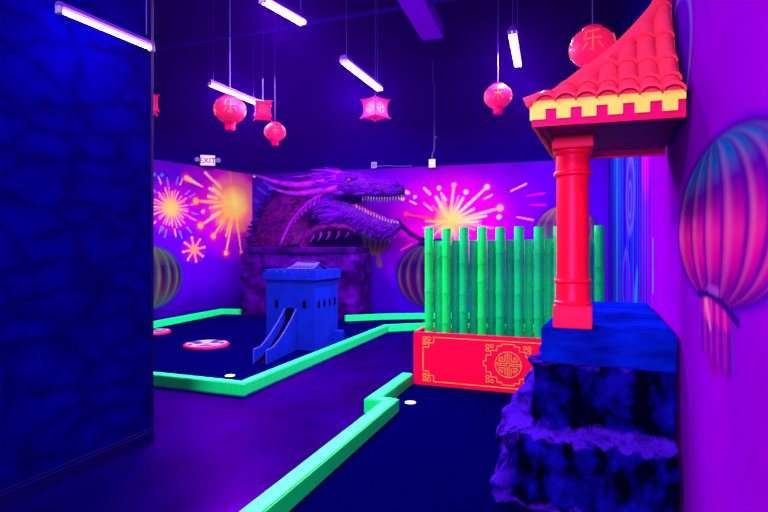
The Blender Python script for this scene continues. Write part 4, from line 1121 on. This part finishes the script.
# ------------------------------------------------------------ ceiling duct, pipe, conduit, boxes, exit sign
fz = (HC-.10-1.4)*F/222; e0 = Vector(((433-CX)/F*fz, fz)); dd = Vector((.336, 1)).normalized()
bm = B(); box(bm, -5.5, 0, -.20, .20, -.26, 0, bev=.004)
t = thing('ceiling_duct', 'flat violet-lit rectangular duct running under the ceiling', 'duct', (e0.x, e0.y, HC-.002), math.atan2(dd.y, dd.x))
obj('duct_body', bm, MT['lav2'] if 'lav2' in MT else mat('duct_paint', (150, 0, 255), .7, .1, gain=2.2), t)
bm = B(); box(bm, -.03, .0, -.215, .215, -.275, -.0, bev=.003); obj('end_flange', bm, mat('duct_flange', (80, 20, 180), .6, .3), t)
a_ = Vector(((130-CX)/F*10.7, 10.7)); b_ = Vector(((470-CX)/F*8.3, 8.3)); m = (a_+b_)/2; d = (b_-a_); L = d.length
t = thing('ceiling_pipe', 'thin dark blue pipe crossing under the ceiling', 'pipe', (m.x, m.y, HC-.12), math.atan2(d.y, d.x))
bm = B(); tube(bm, [(-L/2-1, 0, 0), (L/2+1, 0, 0)], .045, 10); obj('pipe', bm, mat('pipe_paint', (30, 10, 190), .5, .4), t, True)
bm = B()
for f in (-.4, 0, .4): tube(bm, [(f*L, 0, .04), (f*L, 0, .118)], .008, 6)
obj('hanger', bm, MT['conduit'], t)

def on_back(px, py, off=.0):
    s, h = WB.sh(px, py); p_ = WB.pt(s, h); n_ = Vector((WB.d.y, -WB.d.x)); return Vector((p_.x+n_.x*off, p_.y+n_.y*off, h))
wang = math.atan2(WB.d.y, WB.d.x)
p_ = on_back(432.5, 168)
t = thing('junction_box', 'pale junction box with conduit on the back wall above the firework', 'electrical box', p_, wang)
bm = B(); box(bm, -.075, .075, -.06, -.001, 0, .19, bev=.008); obj('box_body', bm, MT['white'], t)
bm = B(); zt = HC-p_.z-.003
tube(bm, [(0, -.03, .18), (0, -.03, .28), (.05, -.03, .42), (.05, -.03, .75), (.05, -.03, zt-.7), (.02, -.03, zt-.4), (0, -.03, zt)], .018, 8); box(bm, .03, .11, -.05, -.002, .66, .70)
obj('conduit', bm, MT['conduit'], t, True)
p_ = on_back(374.5, 168.5)
t = thing('junction_box', 'small pale junction box on the wall edge above the dragon snout', 'electrical box', p_, wang)
bm = B(); box(bm, -.065, .065, -.05, -.001, 0, .14, bev=.006); obj('box_body', bm, MT['lav'], t)
bm = B(); box(bm, -.045, -.006, -.056, -.051, .03, .11); box(bm, .006, .045, -.056, -.051, .03, .11); obj('socket', bm, MT['conduit'], t)
bm = B(); tube(bm, [(.065, -.02, .04), (.3, -.02, .05), (.55, -.02, .02), (.9, -.02, .02)], .008, 6); obj('cable', bm, MT['conduit'], t)
p_ = on_back(255, 178); t = thing('ceiling_sensor', 'tiny white sensor at the top corner where the mural walls meet', 'sensor', p_, wang)
bm = B(); lathe(bm, [(.02, 0), (.035, .01), (.035, .05), (.02, .06)], 14, c=(0, -.04)); obj('sensor_dome', bm, MT['white'], t, True)
# exit sign on the left wall
s_, h_ = WL.sh(203.5, 166.5); p_ = WL.pt(s_, h_); n_ = Vector((WL.d.y, -WL.d.x)); 
t = thing('exit_sign', 'small white lit exit sign with two lamp heads above the firework mural', 'exit sign', (p_.x+n_.x*.16, p_.y+n_.y*.16, h_), math.atan2(-p_.x, p_.y)-.12)
bm = B(); box(bm, -.16, .16, -.03, .03, 0, .235, bev=.008); obj('housing', bm, MT['white'], t)
bm = B(); box(bm, -.145, .145, -.034, -.0305, .015, .22); obj('lit_face', bm, MT['exit'], t)
cu = bpy.data.curves.new('exit_text', 'FONT'); cu.body = 'EXIT'; cu.size = .17; cu.align_x = 'CENTER'; cu.extrude = .002; cu.offset = .003
tmp = bpy.data.objects.new('tmp', cu); C.objects.link(tmp); dg = bpy.context.evaluated_depsgraph_get(); me = bpy.data.meshes.new_from_object(tmp.evaluated_get(dg)); bpy.data.objects.remove(tmp)
me.transform(Matrix.Translation((0, -.036, .055)) @ Matrix.Rotation(math.pi/2, 4, 'X')); me.materials.clear(); me.materials.append(MT['exitred'])
o = bpy.data.objects.new('lettering', me); C.objects.link(o); o.parent = t
for sx in (-1, 1):
    bm = B(); lathe(bm, [(.035, 0), (.055, .02), (.055, .06), (.04, .075)], 16)
    bmesh.ops.transform(bm, matrix=Matrix.Translation((sx*.225, .03, .13)) @ Matrix.Rotation(math.pi/2, 4, 'X'), verts=bm.verts)
    box(bm, min(sx*.16, sx*.2), max(sx*.16, sx*.2), -.012, .012, .118, .142); obj('lamp_head', bm, MT['lav'], t, True)
bm = B(); box(bm, -.04, .04, .03, .165, .06, .16); obj('bracket', bm, MT['lav'], t)

# ------------------------------------------------------------ camera, world, view
cam = bpy.data.cameras.new('camera'); cam.sensor_width = 36; cam.lens = 24; cam.shift_y = -3/768; cam.clip_start = .02
co_ = bpy.data.objects.new('camera', cam); C.objects.link(co_); co_.location = (0, 0, CAMH); co_.rotation_euler = (math.pi/2, 0, 0)
bpy.context.scene.camera = co_
w = bpy.data.worlds.new('world'); bpy.context.scene.world = w; w.use_nodes = True
w.node_tree.nodes['Background'].inputs[0].default_value = (.30, .12, 1, 1); w.node_tree.nodes['Background'].inputs[1].default_value = .12
vo = w.node_tree.nodes.new('ShaderNodeVolumeScatter'); vo.inputs['Color'].default_value = (.14, .0, 1, 1); vo.inputs['Density'].default_value = .0020; vo.inputs['Anisotropy'].default_value = .72
w.node_tree.links.new(vo.outputs[0], w.node_tree.nodes['World Output'].inputs['Volume'])
vs = bpy.context.scene.view_settings
vs.view_transform = 'Standard'; vs.look = 'None'; vs.gamma = 1; vs.use_curve_mapping = False; vs.exposure = 1.45
